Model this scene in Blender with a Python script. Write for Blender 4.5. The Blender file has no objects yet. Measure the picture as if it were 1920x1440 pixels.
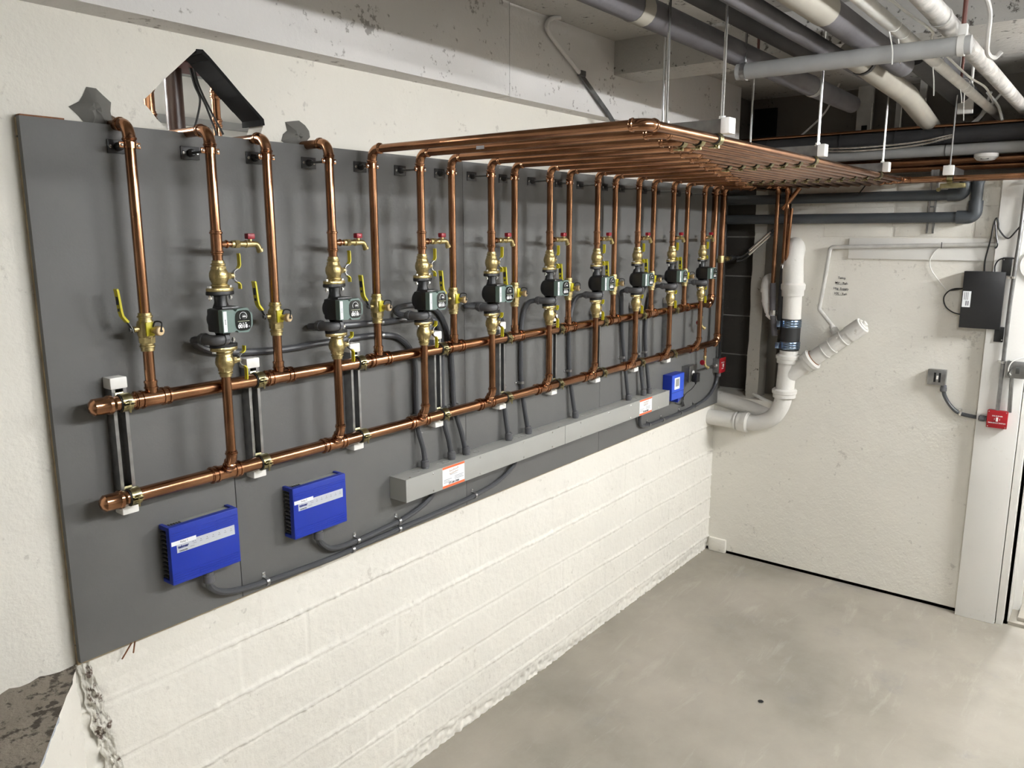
import bpy, bmesh, math, random
from mathutils import Vector, Matrix, noise
random.seed(7)
PI = math.pi
D = bpy.data; SC = bpy.context.scene; COL = SC.collection
V = Vector

# ------------------------------------------------------------------ camera
cam_d = D.cameras.new('camera'); cam = D.objects.new('camera', cam_d); COL.objects.link(cam)
yaw, pit, rol = 0.9131, 0.1892, -0.0015
fw = V((math.sin(yaw)*math.cos(pit), math.cos(yaw)*math.cos(pit), -math.sin(pit)))
rt = V((math.cos(yaw), -math.sin(yaw), 0)); up = rt.cross(fw)
r2 = rt*math.cos(rol)+up*math.sin(rol); u2 = -rt*math.sin(rol)+up*math.cos(rol)
cam.matrix_world = Matrix(((r2.x, u2.x, -fw.x, -0.8665), (r2.y, u2.y, -fw.y, -2.1914), (r2.z, u2.z, -fw.z, 2.2849), (0, 0, 0, 1)))
cam_d.sensor_width = 36; cam_d.lens = 1485.67/1920*36; cam_d.clip_start = 0.05
SC.camera = cam

# ------------------------------------------------------------------ world, exposure
w = D.worlds.new('world'); SC.world = w; w.use_nodes = True
bg = w.node_tree.nodes['Background']; bg.inputs[0].default_value = (0.95, 0.97, 1.0, 1); bg.inputs[1].default_value = 0.12
SC.view_settings.view_transform = 'Standard'; SC.view_settings.look = 'None'
SC.view_settings.gamma = 1.0; SC.view_settings.use_curve_mapping = False
SC.view_settings.exposure = 2.04
LAMP_A, LAMP_B, LAMP_BACK, LAMP_DOOR = 57.0, 122.0, 120.0, 130.0

# ------------------------------------------------------------------ materials
def nt(name):
    m = D.materials.new(name); m.use_nodes = True
    return m, m.node_tree.nodes, m.node_tree.links, m.node_tree.nodes['Principled BSDF']
def mat(name, col, rough=0.5, metal=0.0, var=0.0, scale=8.0, bump=0.0, bscale=60.0, rvar=0.0, col2=None, spec=0.5, coat=0.0):
    m, N, Lk, b = nt(name)
    b.inputs['Base Color'].default_value = (*col, 1); b.inputs['Roughness'].default_value = rough
    b.inputs['Metallic'].default_value = metal; b.inputs['Specular IOR Level'].default_value = spec
    b.inputs['Coat Weight'].default_value = coat
    tc = N.new('ShaderNodeTexCoord')
    if var > 0 or col2 or rvar:
        n = N.new('ShaderNodeTexNoise'); n.inputs['Scale'].default_value = scale; n.inputs['Detail'].default_value = 5
        Lk.new(tc.outputs['Object'], n.inputs['Vector'])
        if var > 0 or col2:
            r = N.new('ShaderNodeValToRGB'); c2 = col2 or tuple(c*(1-var) for c in col)
            r.color_ramp.elements[0].position = 0.35; r.color_ramp.elements[1].position = 0.65
            r.color_ramp.elements[0].color = (*c2, 1); r.color_ramp.elements[1].color = (*col, 1)
            Lk.new(n.outputs['Fac'], r.inputs[0]); Lk.new(r.outputs[0], b.inputs['Base Color'])
        if rvar:
            mr = N.new('ShaderNodeMapRange'); mr.inputs[3].default_value = max(0.03, rough-rvar); mr.inputs[4].default_value = rough+rvar
            Lk.new(n.outputs['Fac'], mr.inputs[0]); Lk.new(mr.outputs[0], b.inputs['Roughness'])
    if bump > 0:
        n2 = N.new('ShaderNodeTexNoise'); n2.inputs['Scale'].default_value = bscale; n2.inputs['Detail'].default_value = 6
        Lk.new(tc.outputs['Object'], n2.inputs['Vector'])
        bp = N.new('ShaderNodeBump'); bp.inputs['Strength'].default_value = bump; bp.inputs['Distance'].default_value = 0.01
        Lk.new(n2.outputs['Fac'], bp.inputs['Height']); Lk.new(bp.outputs[0], b.inputs['Normal'])
    return m

def painted_concrete(name, base, dirt, spots=0.5, bump=0.35, th=0.36):
    """painted concrete: soft mottling, small pits, scattered dark scuffs"""
    m, N, Lk, b = nt(name); b.inputs['Roughness'].default_value = 0.75; b.inputs['Specular IOR Level'].default_value = 0.3
    tc = N.new('ShaderNodeTexCoord')
    def noi(s, d=6, rg=0.55):
        n = N.new('ShaderNodeTexNoise'); n.inputs['Scale'].default_value = s; n.inputs['Detail'].default_value = d; n.inputs['Roughness'].default_value = rg
        Lk.new(tc.outputs['Object'], n.inputs['Vector']); return n
    def ramp(src, p0, p1, c0, c1):
        r = N.new('ShaderNodeValToRGB'); r.color_ramp.elements[0].position = p0; r.color_ramp.elements[1].position = p1
        r.color_ramp.elements[0].color = (*c0, 1); r.color_ramp.elements[1].color = (*c1, 1); Lk.new(src, r.inputs[0]); return r
    def mix(fac, a, bb, t='MIX'):
        x = N.new('ShaderNodeMix'); x.data_type = 'RGBA'; x.blend_type = t
        Lk.new(fac, x.inputs[0]); 
        for i, s in ((6, a), (7, bb)):
            if isinstance(s, tuple): x.inputs[i].default_value = (*s, 1)
            else: Lk.new(s, x.inputs[i])
        return x.outputs[2]
    c = ramp(noi(1.3).outputs['Fac'], 0.3, 0.7, tuple(x*0.93 for x in base), base).outputs[0]
    a = noi(5.0, 8, 0.7); k = noi(38.0, 4, 0.6)
    mm = N.new('ShaderNodeMath'); mm.operation = 'MULTIPLY'; Lk.new(a.outputs['Fac'], mm.inputs[0]); Lk.new(k.outputs['Fac'], mm.inputs[1])
    sp = ramp(mm.outputs[0], th, th+0.05, (0, 0, 0), (spots, spots, spots)).outputs[0]
    c = mix(sp, c, dirt)
    bl = ramp(noi(2.2, 7, 0.65).outputs['Fac'], 0.6, 0.85, (0, 0, 0), (spots*0.35,)*3).outputs[0]
    c = mix(bl, c, tuple((x+y)/2 for x, y in zip(base, dirt)))
    Lk.new(c, b.inputs['Base Color'])
    h1 = noi(70, 5, 0.6); h2 = noi(11, 6, 0.6)
    ad = N.new('ShaderNodeMath'); ad.operation = 'MULTIPLY_ADD'; ad.inputs[1].default_value = 0.35
    Lk.new(h1.outputs['Fac'], ad.inputs[0]); Lk.new(h2.outputs['Fac'], ad.inputs[2])
    bp = N.new('ShaderNodeBump'); bp.inputs['Strength'].default_value = bump; bp.inputs['Distance'].default_value = 0.012
    Lk.new(ad.outputs[0], bp.inputs['Height']); Lk.new(bp.outputs[0], b.inputs['Normal'])
    return m

M = {}
WALLC = (0.80, 0.772, 0.70)
M['wall'] = painted_concrete('painted_wall', WALLC, (0.33, 0.30, 0.26), 0.35, 0.4, 0.345)
M['wall_low'] = painted_concrete('painted_rough_wall', (0.83, 0.80, 0.73), (0.42, 0.38, 0.32), 0.35, 0.45, 0.345)
M['girder'] = painted_concrete('painted_girder', (0.72, 0.70, 0.68), (0.20, 0.18, 0.16), 0.7, 0.5, 0.335)
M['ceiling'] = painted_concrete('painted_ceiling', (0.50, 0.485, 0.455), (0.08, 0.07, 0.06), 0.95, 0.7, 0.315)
M['dark_wall'] = painted_concrete('dark_brown_wall', (0.20, 0.18, 0.155), (0.04, 0.035, 0.03), 0.9, 0.6)  # dark brown base with near-black spots
M['floor'] = None
M['copper'] = mat('copper', (0.42, 0.215, 0.118), 0.22, 1.0, scale=9, rvar=0.07, col2=(0.29, 0.142, 0.076), var=0.1)
M['copper_fit'] = mat('copper_fitting', (0.50, 0.26, 0.145), 0.19, 1.0, scale=22, rvar=0.08, col2=(0.32, 0.155, 0.082), var=0.1)
M['brass'] = mat('brass', (0.62, 0.51, 0.26), 0.36, 1.0, scale=60, rvar=0.08, col2=(0.48, 0.385, 0.18), var=0.1, bump=0.15, bscale=240)
M['brass_cap'] = mat('brass_cap', (0.62, 0.47, 0.28), 0.4, 0.7)
M['zinc_gold'] = mat('gold_zinc', (0.50, 0.46, 0.28), 0.28, 1.0, scale=30, col2=(0.34, 0.29, 0.14), var=.1)
M['steel'] = mat('galvanised_steel', (0.40, 0.40, 0.40), 0.35, 1.0, scale=30, rvar=0.1, var=0.25)
M['steel_dull'] = mat('dull_steel', (0.18, 0.18, 0.175), 0.5, 0.9, scale=14, var=0.4)
M['bright'] = mat('bright_zinc', (0.80, 0.80, 0.79), 0.22, 1.0)
M['board'] = mat('grey_board_paint', (0.135, 0.134, 0.129), 0.62, scale=3, var=0.07, bump=0.05, bscale=160)
M['ply'] = mat('plywood_edge', (0.48, 0.38, 0.24), 0.8, scale=30, var=0.35)
M['dark_edge'] = mat('painted_edge', (0.09, 0.085, 0.075), 0.7)
M['white_plastic'] = mat('white_plastic', (0.86, 0.84, 0.80), 0.4)
M['black'] = mat('black_iron', (0.012, 0.012, 0.013), 0.42)
M['black_plastic'] = mat('black_plastic', (0.015, 0.015, 0.016), 0.35)
M['rubber'] = mat('black_rubber', (0.02, 0.02, 0.02), 0.6)
M['pump_green'] = mat('pump_green', (0.14, 0.205, 0.185), 0.42, coat=0.1)
M['label_w'] = mat('label_white', (0.86, 0.87, 0.88), 0.5)
M['ink'] = mat('ink_dark', (0.03, 0.03, 0.04), 0.6)
M['ink_navy'] = mat('ink_navy', (0.02, 0.03, 0.16), 0.6)
M['ink_brown'] = mat('ink_brown', (0.42, 0.23, 0.12), 0.6)
M['ink_white'] = mat('ink_white', (0.85, 0.85, 0.85), 0.5)
M['ink_olive'] = mat('ink_olive', (0.42, 0.46, 0.30), 0.5)
M['yellow'] = mat('yellow_vinyl', (0.62, 0.54, 0.02), 0.35)
M['yellow_d'] = mat('yellow_grip', (0.58, 0.50, 0.05), 0.4)
M['red'] = mat('red_plastic', (0.28, 0.006, 0.016), 0.35)
M['red_box'] = mat('red_paint', (0.34, 0.008, 0.014), 0.35)
M['orange'] = mat('orange_print', (0.85, 0.16, 0.05), 0.5)
M['blue'] = mat('blue_plastic', (0.008, 0.032, 0.36), 0.38, var=0.06, scale=4)
M['blue_l'] = mat('blue_panel', (0.035, 0.10, 0.62), 0.4)
M['silver'] = mat('silver_label', (0.55, 0.57, 0.62), 0.45)
M['relay_grey'] = mat('grey_case', (0.34, 0.34, 0.31), 0.5)
M['conduit'] = mat('grey_conduit', (0.060, 0.062, 0.068), 0.38, bump=0.0)
M['conduit_f'] = mat('conduit_fitting', (0.10, 0.10, 0.105), 0.5)
M['backlit_copper'] = mat('backlit_copper', (0.035, 0.014, 0.008), 0.35, 0.0)  # backlit shade of the copper put into a near-black base colour
M['trough'] = mat('grey_enamel', (0.37, 0.37, 0.345), 0.42, var=0.03)
M['pvc'] = mat('grey_pvc', (0.06, 0.068, 0.076), 0.5, var=0.1)
M['iron_white'] = painted_concrete('painted_iron', (0.72, 0.70, 0.655), (0.36, 0.31, 0.25), 0.5, 0.25)
M['rust'] = mat('rust', (0.25, 0.10, 0.04), 0.8, var=0.4, scale=60)
M['pipe_white'] = mat('painted_pipe', (0.60, 0.585, 0.55), 0.55, var=0.2, scale=12, bump=0.1)
M['insul'] = mat('pipe_insulation', (0.13, 0.122, 0.13), 0.8, var=0.25, scale=6, bump=0.15, bscale=30)
M['insul_d'] = mat('dark_insulation', (0.035, 0.034, 0.036), 0.7, var=0.3, scale=8)
M['tan_pipe'] = mat('tan_pipe_jacket', (0.34, 0.315, 0.265), 0.7, var=0.1)
M['wrap'] = mat('foil_wrap', (0.46, 0.44, 0.41), 0.5, var=0.45, scale=16, bump=0.9, bscale=24)
M['grey_paint'] = mat('grey_painted_pipe', (0.36, 0.36, 0.35), 0.5, var=0.15, scale=9)
M['clamp_blue'] = mat('band_steel_blue', (0.25, 0.33, 0.45), 0.25, 1.0)
M['rod_red'] = mat('rusted_rod', (0.10, 0.03, 0.02), 0.6)
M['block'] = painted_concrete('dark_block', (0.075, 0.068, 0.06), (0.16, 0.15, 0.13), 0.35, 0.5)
M['mortar'] = mat('mortar', (0.36, 0.35, 0.32), 0.9)
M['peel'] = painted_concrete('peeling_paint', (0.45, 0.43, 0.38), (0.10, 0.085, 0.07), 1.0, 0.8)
M['raw'] = painted_concrete('raw_concrete', (0.26, 0.225, 0.18), (0.05, 0.04, 0.03), 0.9, 1.0, 0.27)
M['crumble'] = painted_concrete('crumbled_edge', (0.72, 0.69, 0.62), (0.14, 0.10, 0.08), 0.95, 1.0, 0.27)
M['grout'] = mat('putty', (0.16, 0.155, 0.14), 0.9, var=0.2)
M['wood_white'] = painted_concrete('white_painted_wood', (0.80, 0.785, 0.745), (0.40, 0.35, 0.28), 0.12, 0.12)
M['grey_door'] = mat('grey_far_wall', (0.36, 0.35, 0.34), 0.7, var=0.05)
M['dark_hole'] = mat('dark_opening', (0.006, 0.006, 0.006), 0.9)
M['glass_dark'] = mat('dark_screen', (0.012, 0.014, 0.013), 0.15)
M['ink_grey'] = mat('ink_grey', (0.22, 0.22, 0.24), 0.6)
M['cord_w'] = mat('white_cable', (0.75, 0.74, 0.70), 0.5)
def emis(name, s, c=(0.965, 0.985, 1.0)):
    m = D.materials.new(name); m.use_nodes = True; N = m.node_tree.nodes; N.clear()
    e = N.new('ShaderNodeEmission'); e.inputs[0].default_value = (*c, 1); e.inputs[1].default_value = s
    o = N.new('ShaderNodeOutputMaterial'); m.node_tree.links.new(e.outputs[0], o.inputs[0]); return m
def floor_mat():
    m, N, Lk, b = nt('worn_concrete_floor'); b.inputs['Roughness'].default_value = 0.62; b.inputs['Specular IOR Level'].default_value = 0.35
    tc = N.new('ShaderNodeTexCoord')
    def noi(s, d=7, rg=0.6, dist=0.0, sc=None):
        n = N.new('ShaderNodeTexNoise'); n.inputs['Scale'].default_value = s; n.inputs['Detail'].default_value = d; n.inputs['Roughness'].default_value = rg; n.inputs['Distortion'].default_value = dist
        if sc:
            mp = N.new('ShaderNodeMapping'); mp.inputs['Scale'].default_value = sc; mp.inputs['Rotation'].default_value = (0, 0, 0.5)
            Lk.new(tc.outputs['Object'], mp.inputs['Vector']); Lk.new(mp.outputs[0], n.inputs['Vector'])
        else: Lk.new(tc.outputs['Object'], n.inputs['Vector'])
        return n.outputs['Fac']
    def ramp(src, stops):
        r = N.new('ShaderNodeValToRGB'); e = r.color_ramp.elements
        e[0].position, e[0].color = stops[0][0], (*stops[0][1], 1); e[1].position, e[1].color = stops[-1][0], (*stops[-1][1], 1)
        for p, c in stops[1:-1]: x = e.new(p); x.color = (*c, 1)
        Lk.new(src, r.inputs[0]); return r.outputs[0]
    def mix(f, a, c2):
        x = N.new('ShaderNodeMix'); x.data_type = 'RGBA'; Lk.new(f, x.inputs[0])
        for i, s in ((6, a), (7, c2)):
            if isinstance(s, tuple): x.inputs[i].default_value = (*s, 1)
            else: Lk.new(s, x.inputs[i])
        return x.outputs[2]
    c = ramp(noi(1.1, 8, 0.62), [(0.3, (0.225, 0.207, 0.172)), (0.5, (0.315, 0.288, 0.242)), (0.7, (0.38, 0.348, 0.295))])
    c = mix(ramp(noi(4.0, 9, 0.7, 0.6, (0.5, 2.2, 1)), [(0.56, (0, 0, 0)), (0.72, (.35, .35, .35))]), c, (0.52, 0.49, 0.43))
    c = mix(ramp(noi(2.6, 8, 0.7), [(0.58, (0, 0, 0)), (0.75, (.5, .5, .5))]), c, (0.20, 0.20, 0.205))
    c = mix(ramp(noi(90, 3, 0.6), [(0.72, (0, 0, 0)), (0.76, (.8, .8, .8))]), c, (0.6, 0.57, 0.5))
    Lk.new(c, b.inputs['Base Color'])
    bp = N.new('ShaderNodeBump'); bp.inputs['Strength'].default_value = 0.25; bp.inputs['Distance'].default_value = 0.004
    Lk.new(noi(45, 8, 0.65), bp.inputs['Height']); Lk.new(bp.outputs[0], b.inputs['Normal'])
    return m
M['floor'] = floor_mat()

# ------------------------------------------------------------------ mesh helpers
class MB:
    def __init__(s): s.v = []; s.f = []
    def add(s, vs, fs):
        o = len(s.v); s.v += [tuple(v) for v in vs]; s.f += [tuple(i+o for i in f) for f in fs]; return s
    def box(s, a, b, bev=0.0, mx=None):
        a, b = [min(p, q) for p, q in zip(a, b)], [max(p, q) for p, q in zip(a, b)]
        if bev <= 0:
            vs = [V((x, y, z)) for x in (a[0], b[0]) for y in (a[1], b[1]) for z in (a[2], b[2])]
            fs = [(0, 1, 3, 2), (4, 6, 7, 5), (0, 4, 5, 1), (2, 3, 7, 6), (0, 2, 6, 4), (1, 5, 7, 3)]
        else:
            bm = bmesh.new(); bmesh.ops.create_cube(bm, size=1.0)
            for v in bm.verts: v.co = V([(a[i]+b[i])/2 + v.co[i]*(b[i]-a[i]) for i in range(3)])
            bmesh.ops.bevel(bm, geom=bm.edges[:], offset=bev, segments=2, affect='EDGES', profile=0.6)
            bm.verts.ensure_lookup_table()
            vs = [v.co.copy() for v in bm.verts]; fs = [[v.index for v in f.verts] for f in bm.faces]; bm.free()
        if mx: vs = [mx @ v for v in vs]
        return s.add(vs, fs)
    def lathe(s, prof, base=(0, 0, 0), axis=(0, 0, 1), n=16, cap=True, sq=None):
        """prof = [(radius, height)...] about axis; sq=(dir, fx, fy) flattens the section"""
        base = V(base); ax = V(axis).normalized()
        t = V((1, 0, 0)) if abs(ax.x) < 0.9 else V((0, 1, 0))
        if sq: t = V(sq[0])
        a = (t - ax*t.dot(ax)).normalized(); b = ax.cross(a); fx, fy = (sq[1], sq[2]) if sq else (1, 1)
        vs = []; fs = []
        for r, h in prof:
            for i in range(n):
                th = 2*PI*i/n; vs.append(base + ax*h + a*(r*fx*math.cos(th)) + b*(r*fy*math.sin(th)))
        for k in range(len(prof)-1):
            for i in range(n):
                j = (i+1) % n; fs.append((k*n+i, k*n+j, (k+1)*n+j, (k+1)*n+i))
        if cap: fs.append(tuple(range(n-1, -1, -1))); fs.append(tuple((len(prof)-1)*n+i for i in range(n)))
        return s.add(vs, fs)
    def tube(s, pts, r, n=12, cap=True):
        pts = [V(p) for p in pts]; m = len(pts); vs = []; fs = []
        rr = r if isinstance(r, (list, tuple)) else [r]*m
        d0 = (pts[1]-pts[0]).normalized(); t = V((0, 0, 1)) if abs(d0.z) < 0.9 else V((0, 1, 0))
        a = (t - d0*t.dot(d0)).normalized()
        for i, p in enumerate(pts):
            d = (pts[min(i+1, m-1)]-pts[max(i-1, 0)]).normalized()
            a = (a - d*a.dot(d)).normalized(); b = d.cross(a)
            for k in range(n):
                th = 2*PI*k/n; vs.append(p + (a*math.cos(th)+b*math.sin(th))*rr[i])
        for i in range(m-1):
            for k in range(n):
                j = (k+1) % n; fs.append((i*n+k, i*n+j, (i+1)*n+j, (i+1)*n+k))
        if cap: fs.append(tuple(range(n-1, -1, -1))); fs.append(tuple((m-1)*n+k for k in range(n)))
        return s.add(vs, fs)
    def ribbon(s, pts, wdir, wid, th):
        """flat strap along pts; wdir = width direction"""
        pts = [V(p) for p in pts]; wd = V(wdir).normalized(); m = len(pts); vs = []; fs = []
        for i, p in enumerate(pts):
            d = (pts[min(i+1, m-1)]-pts[max(i-1, 0)]).normalized(); nn = d.cross(wd).normalized()
            for a, b in ((-1, -1), (1, -1), (1, 1), (-1, 1)): vs.append(p + wd*(a*wid/2) + nn*(b*th/2))
        for i in range(m-1):
            for k in range(4):
                j = (k+1) % 4; fs.append((i*4+k, i*4+j, (i+1)*4+j, (i+1)*4+k))
        fs.append((3, 2, 1, 0)); fs.append(tuple((m-1)*4+k for k in range(4)))
        return s.add(vs, fs)
    def prism(s, poly, o, ux, uy, depth):
        """polygon (2D) placed at o with axes ux, uy, extruded along ux x uy * depth"""
        o, ux, uy = V(o), V(ux), V(uy); nn = ux.cross(uy).normalized()*depth; n = len(poly)
        vs = [o+ux*x+uy*y for x, y in poly]; vs += [v+nn for v in vs]
        fs = [tuple(range(n-1, -1, -1)), tuple(range(n, 2*n))] + [(i, (i+1) % n, n+(i+1) % n, n+i) for i in range(n)]
        return s.add(vs, fs)
    def sphere(s, c, r, sx=1, sy=1, sz=1, n=12):
        vs = []; fs = []; c = V(c); m = n//2
        for i in range(1, m):
            for k in range(n):
                a = PI*i/m; b = 2*PI*k/n
                vs.append(c+V((r*sx*math.sin(a)*math.cos(b), r*sy*math.sin(a)*math.sin(b), r*sz*math.cos(a))))
        t = len(vs); vs += [c+V((0, 0, r*sz)), c-V((0, 0, r*sz))]
        for i in range(m-2):
            for k in range(n):
                j = (k+1) % n; fs.append((i*n+k, (i+1)*n+k, (i+1)*n+j, i*n+j))
        for k in range(n):
            j = (k+1) % n; fs.append((t, k, j)); fs.append((t+1, (m-2)*n+j, (m-2)*n+k))
        return s.add(vs, fs)
    def mesh(s, name, m, ang=35):
        me = D.meshes.new(name); me.from_pydata(s.v, [], s.f); me.materials.append(m if not isinstance(m, str) else M[m])
        bm = bmesh.new(); bm.from_mesh(me); bmesh.ops.recalc_face_normals(bm, faces=bm.faces[:]); bm.to_mesh(me); bm.free()
        me.polygons.foreach_set('use_smooth', [True]*len(me.polygons)); me.set_sharp_from_angle(angle=math.radians(ang))
        me.update(); return me
def link(name, me, parent=None, loc=None):
    o = D.objects.new(name, me); COL.objects.link(o)
    if parent:
        o.parent = parent
        if loc is None: o.location = -parent.get('_base', V((0, 0, 0))) if False else (0, 0, 0)
    if loc is not None: o.location = loc
    return o
def thing(name, label, cat, loc=(0, 0, 0), rz=0.0, group=None):
    o = D.objects.new(name, None); COL.objects.link(o); o.location = loc; o.rotation_euler = (0, 0, rz); o.empty_display_size = 0.05
    o['label'] = label; o['category'] = cat
    if group: o['group'] = group
    return o
def part(name, mb, m, parent, ang=35, label=None, world=False, kind=None):
    """world=True: the mesh is given in world coordinates and moved under its thing's base"""
    me = mb if isinstance(mb, bpy.types.Mesh) else mb.mesh(name, m, ang)
    o = D.objects.new(name, me); COL.objects.link(o); o.parent = parent
    if world:
        root = parent
        off = V((0, 0, 0))
        while root: off += V(root.location); root = root.parent
        o.location = -off
    if label: o['label'] = label
    if kind: o['kind'] = kind
    return o
def solo(name, mb, m, label, cat, group=None, ang=35):
    """a thing that is one mesh; origin moved to the mesh's own middle"""
    me = mb.mesh(name, m, ang)
    vs = [v.co for v in me.vertices]
    c = V([(min(v[i] for v in vs)+max(v[i] for v in vs))/2 for i in range(3)])
    me.transform(Matrix.Translation(-c)); o = D.objects.new(name, me); COL.objects.link(o); o.location = c
    o['label'] = label; o['category'] = cat
    if group: o['group'] = group
    return o
def struct(name, mb, m, parent=None, ang=35):
    me = mb if isinstance(mb, bpy.types.Mesh) else mb.mesh(name, m, ang)
    o = D.objects.new(name, me); COL.objects.link(o); o.parent = parent
    if parent is None: o['kind'] = 'structure'
    return o
def copy_thing(root, loc, label, rz=None):
    def cp(o, par):
        c = o.copy(); COL.objects.link(c); c.parent = par
        for ch in list(o.children): cp(ch, c)
        return c
    r = cp(root, None); r.location = loc; r['label'] = label
    if rz is not None: r.rotation_euler = (0, 0, rz)
    return r
def fillet(pts, R, n=6):
    pts = [V(p) for p in pts]; out = [pts[0]]; arcs = []
    for i in range(1, len(pts)-1):
        a, b, c = pts[i-1], pts[i], pts[i+1]; u = (a-b).normalized(); v = (c-b).normalized()
        ang = u.angle(v); t = min(R/math.tan(ang/2), (a-b).length*0.49, (c-b).length*0.49); Rr = t*math.tan(ang/2)
        cen = b+(u+v).normalized()*(Rr/math.sin(ang/2)); p0 = b+u*t; p1 = b+v*t; e0 = (p0-cen); e1 = (p1-cen); arc = []
        tot = e0.angle(e1)
        for k in range(n+1):
            s = k/n; arc.append(cen + (e0*math.sin((1-s)*tot)+e1*math.sin(s*tot))/math.sin(tot))
        out += arc; arcs.append(arc)
    out.append(pts[-1]); return out, arcs
def smooth(pts, n=6):
    """Catmull-Rom through the points"""
    P = [V(p) for p in pts]; P = [P[0]*2-P[1]] + P + [P[-1]*2-P[-2]]; out = []
    for i in range(1, len(P)-2):
        for k in range(n):
            t = k/n; a, b, c, d = P[i-1], P[i], P[i+1], P[i+2]
            out.append(0.5*((2*b)+(c-a)*t+(2*a-5*b+4*c-d)*t*t+(3*b-a-3*c+d)*t**3))
    out.append(P[-2]); return out
def elbow_mb(arc, r, n=12):
    mb = MB(); d0 = (arc[0]-arc[1]).normalized(); d1 = (arc[-1]-arc[-2]).normalized()
    ext = r*0.9
    mb.tube([arc[0]+d0*ext]+arc+[arc[-1]+d1*ext], r*1.14, n)
    for p, d in ((arc[0]+d0*ext*0.2, d0), (arc[-1]+d1*ext*0.2, d1)):
        mb.lathe([(r*1.14, 0), (r*1.32, r*0.12), (r*1.32, r*0.38), (r*1.14, r*0.5)], p, d, n, cap=False)
        mb.lathe([(r*1.14, r*0.62), (r*1.24, r*0.72), (r*1.0, r*0.9)], p, d, n, cap=False)
    return mb
def coupling_mb(c, axis, r, L, n=12, mb=None):
    mb = mb or MB(); a = V(axis).normalized(); c = V(c); h = L/2
    mb.lathe([(r, -h), (r*1.14, -h), (r*1.14, -h+r*0.25), (r*1.3, -h+r*0.4), (r*1.3, -h+r*0.65), (r*1.14, -h+r*0.8),
              (r*1.14, h-r*0.8), (r*1.3, h-r*0.65), (r*1.3, h-r*0.4), (r*1.14, h-r*0.25), (r*1.14, h), (r, h)], c, a, n)
    return mb
_font = {}
def text_mesh(body, size, m, bold=0.0, align='CENTER'):
    key = (body, size, m, bold, align)
    if key in _font: return _font[key]
    c = D.curves.new('lettering', 'FONT'); c.body = body; c.size = size; c.align_x = align; c.align_y = 'CENTER'; c.offset = bold; c.resolution_u = 2
    c.extrude = 0.0002
    o = D.objects.new('lettering', c); COL.objects.link(o)
    bpy.context.view_layer.update()
    me = D.meshes.new_from_object(o.evaluated_get(bpy.context.evaluated_depsgraph_get()))
    D.objects.remove(o); me.materials.clear(); me.materials.append(M[m]); _font[key] = me; return me
def text(body, size, m, parent, loc, face='y', bold=0.0, align='CENTER', rot=0.0, name='lettering'):
    """face 'y': reads from -y; 'x': reads from -x"""
    o = D.objects.new(name, text_mesh(body, size, m, bold, align)); COL.objects.link(o); o.parent = parent; o.location = loc
    R = Matrix.Rotation(PI/2, 4, 'X') @ Matrix.Rotation(rot, 4, 'Z')
    if face == 'x': R = Matrix.Rotation(-PI/2, 4, 'Z') @ R
    o.rotation_euler = R.to_euler(); return o
ORD = ['first', 'second', 'third', 'fourth', 'fifth', 'sixth', 'seventh', 'eighth', 'ninth', 'tenth', 'eleventh', 'twelfth', 'thirteenth', 'fourteenth']
def nth(i, n):
    return 'leftmost' if i == 0 else ('rightmost' if i == n-1 else ORD[i]+' from the left')

# ------------------------------------------------------------------ layout numbers (metres)
L = 4.36                       # back wall face
ZB, ZT = 1.105, 2.568          # board bottom / top
RX = [0.237, 0.661, 1.093, 1.504, 1.907, 2.332, 2.755, 3.175, 3.600]   # return risers
PX = [0.446, 0.869, 1.289, 1.698, 2.115, 2.520, 2.930, 3.336, 3.752]   # pump risers
SX = [0.159, 0.583, 1.002, 1.432, 1.848, 2.252, 2.655, 3.067, 3.470]   # header struts
YR, YP = -0.065, -0.105
RR, RH = 0.0143, 0.0207
ZO = 2.568                     # overhead pipe rack
YK = [-1.130+0.0605*k for k in range(16)]
ZU, ZL = 1.831, 1.564          # upper / lower header

# ================================================================== the setting
# floor
mb = MB(); mb.box((-6, -8, -0.1), (4.36, 0.6, 0.0)); 
fl = struct('floor', mb, 'floor')
mb = MB(); mb.box((4.36, -8, -0.1), (9, 0.6, 0.02)); struct('floor_next_room', mb, 'floor')
mb = MB(); mb.lathe([(0.0, 0.0035), (0.012, 0.0035), (0.014, 0.003), (0.0, 0.0015)], (2.70, -0.99, 0), n=10, cap=False)
solo('floor_plug', mb, 'dark_hole', 'small dark round drill hole in the concrete floor', 'hole')
# ceiling
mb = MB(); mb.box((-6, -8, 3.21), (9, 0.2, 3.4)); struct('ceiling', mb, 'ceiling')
mb = MB(); mb.box((2.73, -8, 3.05), (3.0, -0.052, 3.21)); struct('trim_1', mb, 'ceiling')['label'] = 'white painted concrete cross beam under the ceiling'
# girder along the left wall (two lengths with a joint)
def girder(x0, x1, y0, y1):
    m_ = MB(); zb, zt = 2.843, 3.2095
    m_.add([(x0, y0, zb), (x1, y1, zb), (x1, 0.03, zb), (x0, 0.03, zb), (x0, y0, zt), (x1, y1, zt), (x1, 0.03, zt), (x0, 0.03, zt)],
           [(0, 1, 5, 4), (1, 2, 6, 5), (2, 3, 7, 6), (3, 0, 4, 7), (0, 3, 2, 1), (4, 5, 6, 7)])
    return m_
g1 = struct('trim_2', girder(-4, 1.876, -0.125, -0.062), 'girder')
g2 = struct('trim_3', girder(1.884, 4.36, -0.058, -0.052), 'girder')

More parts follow.
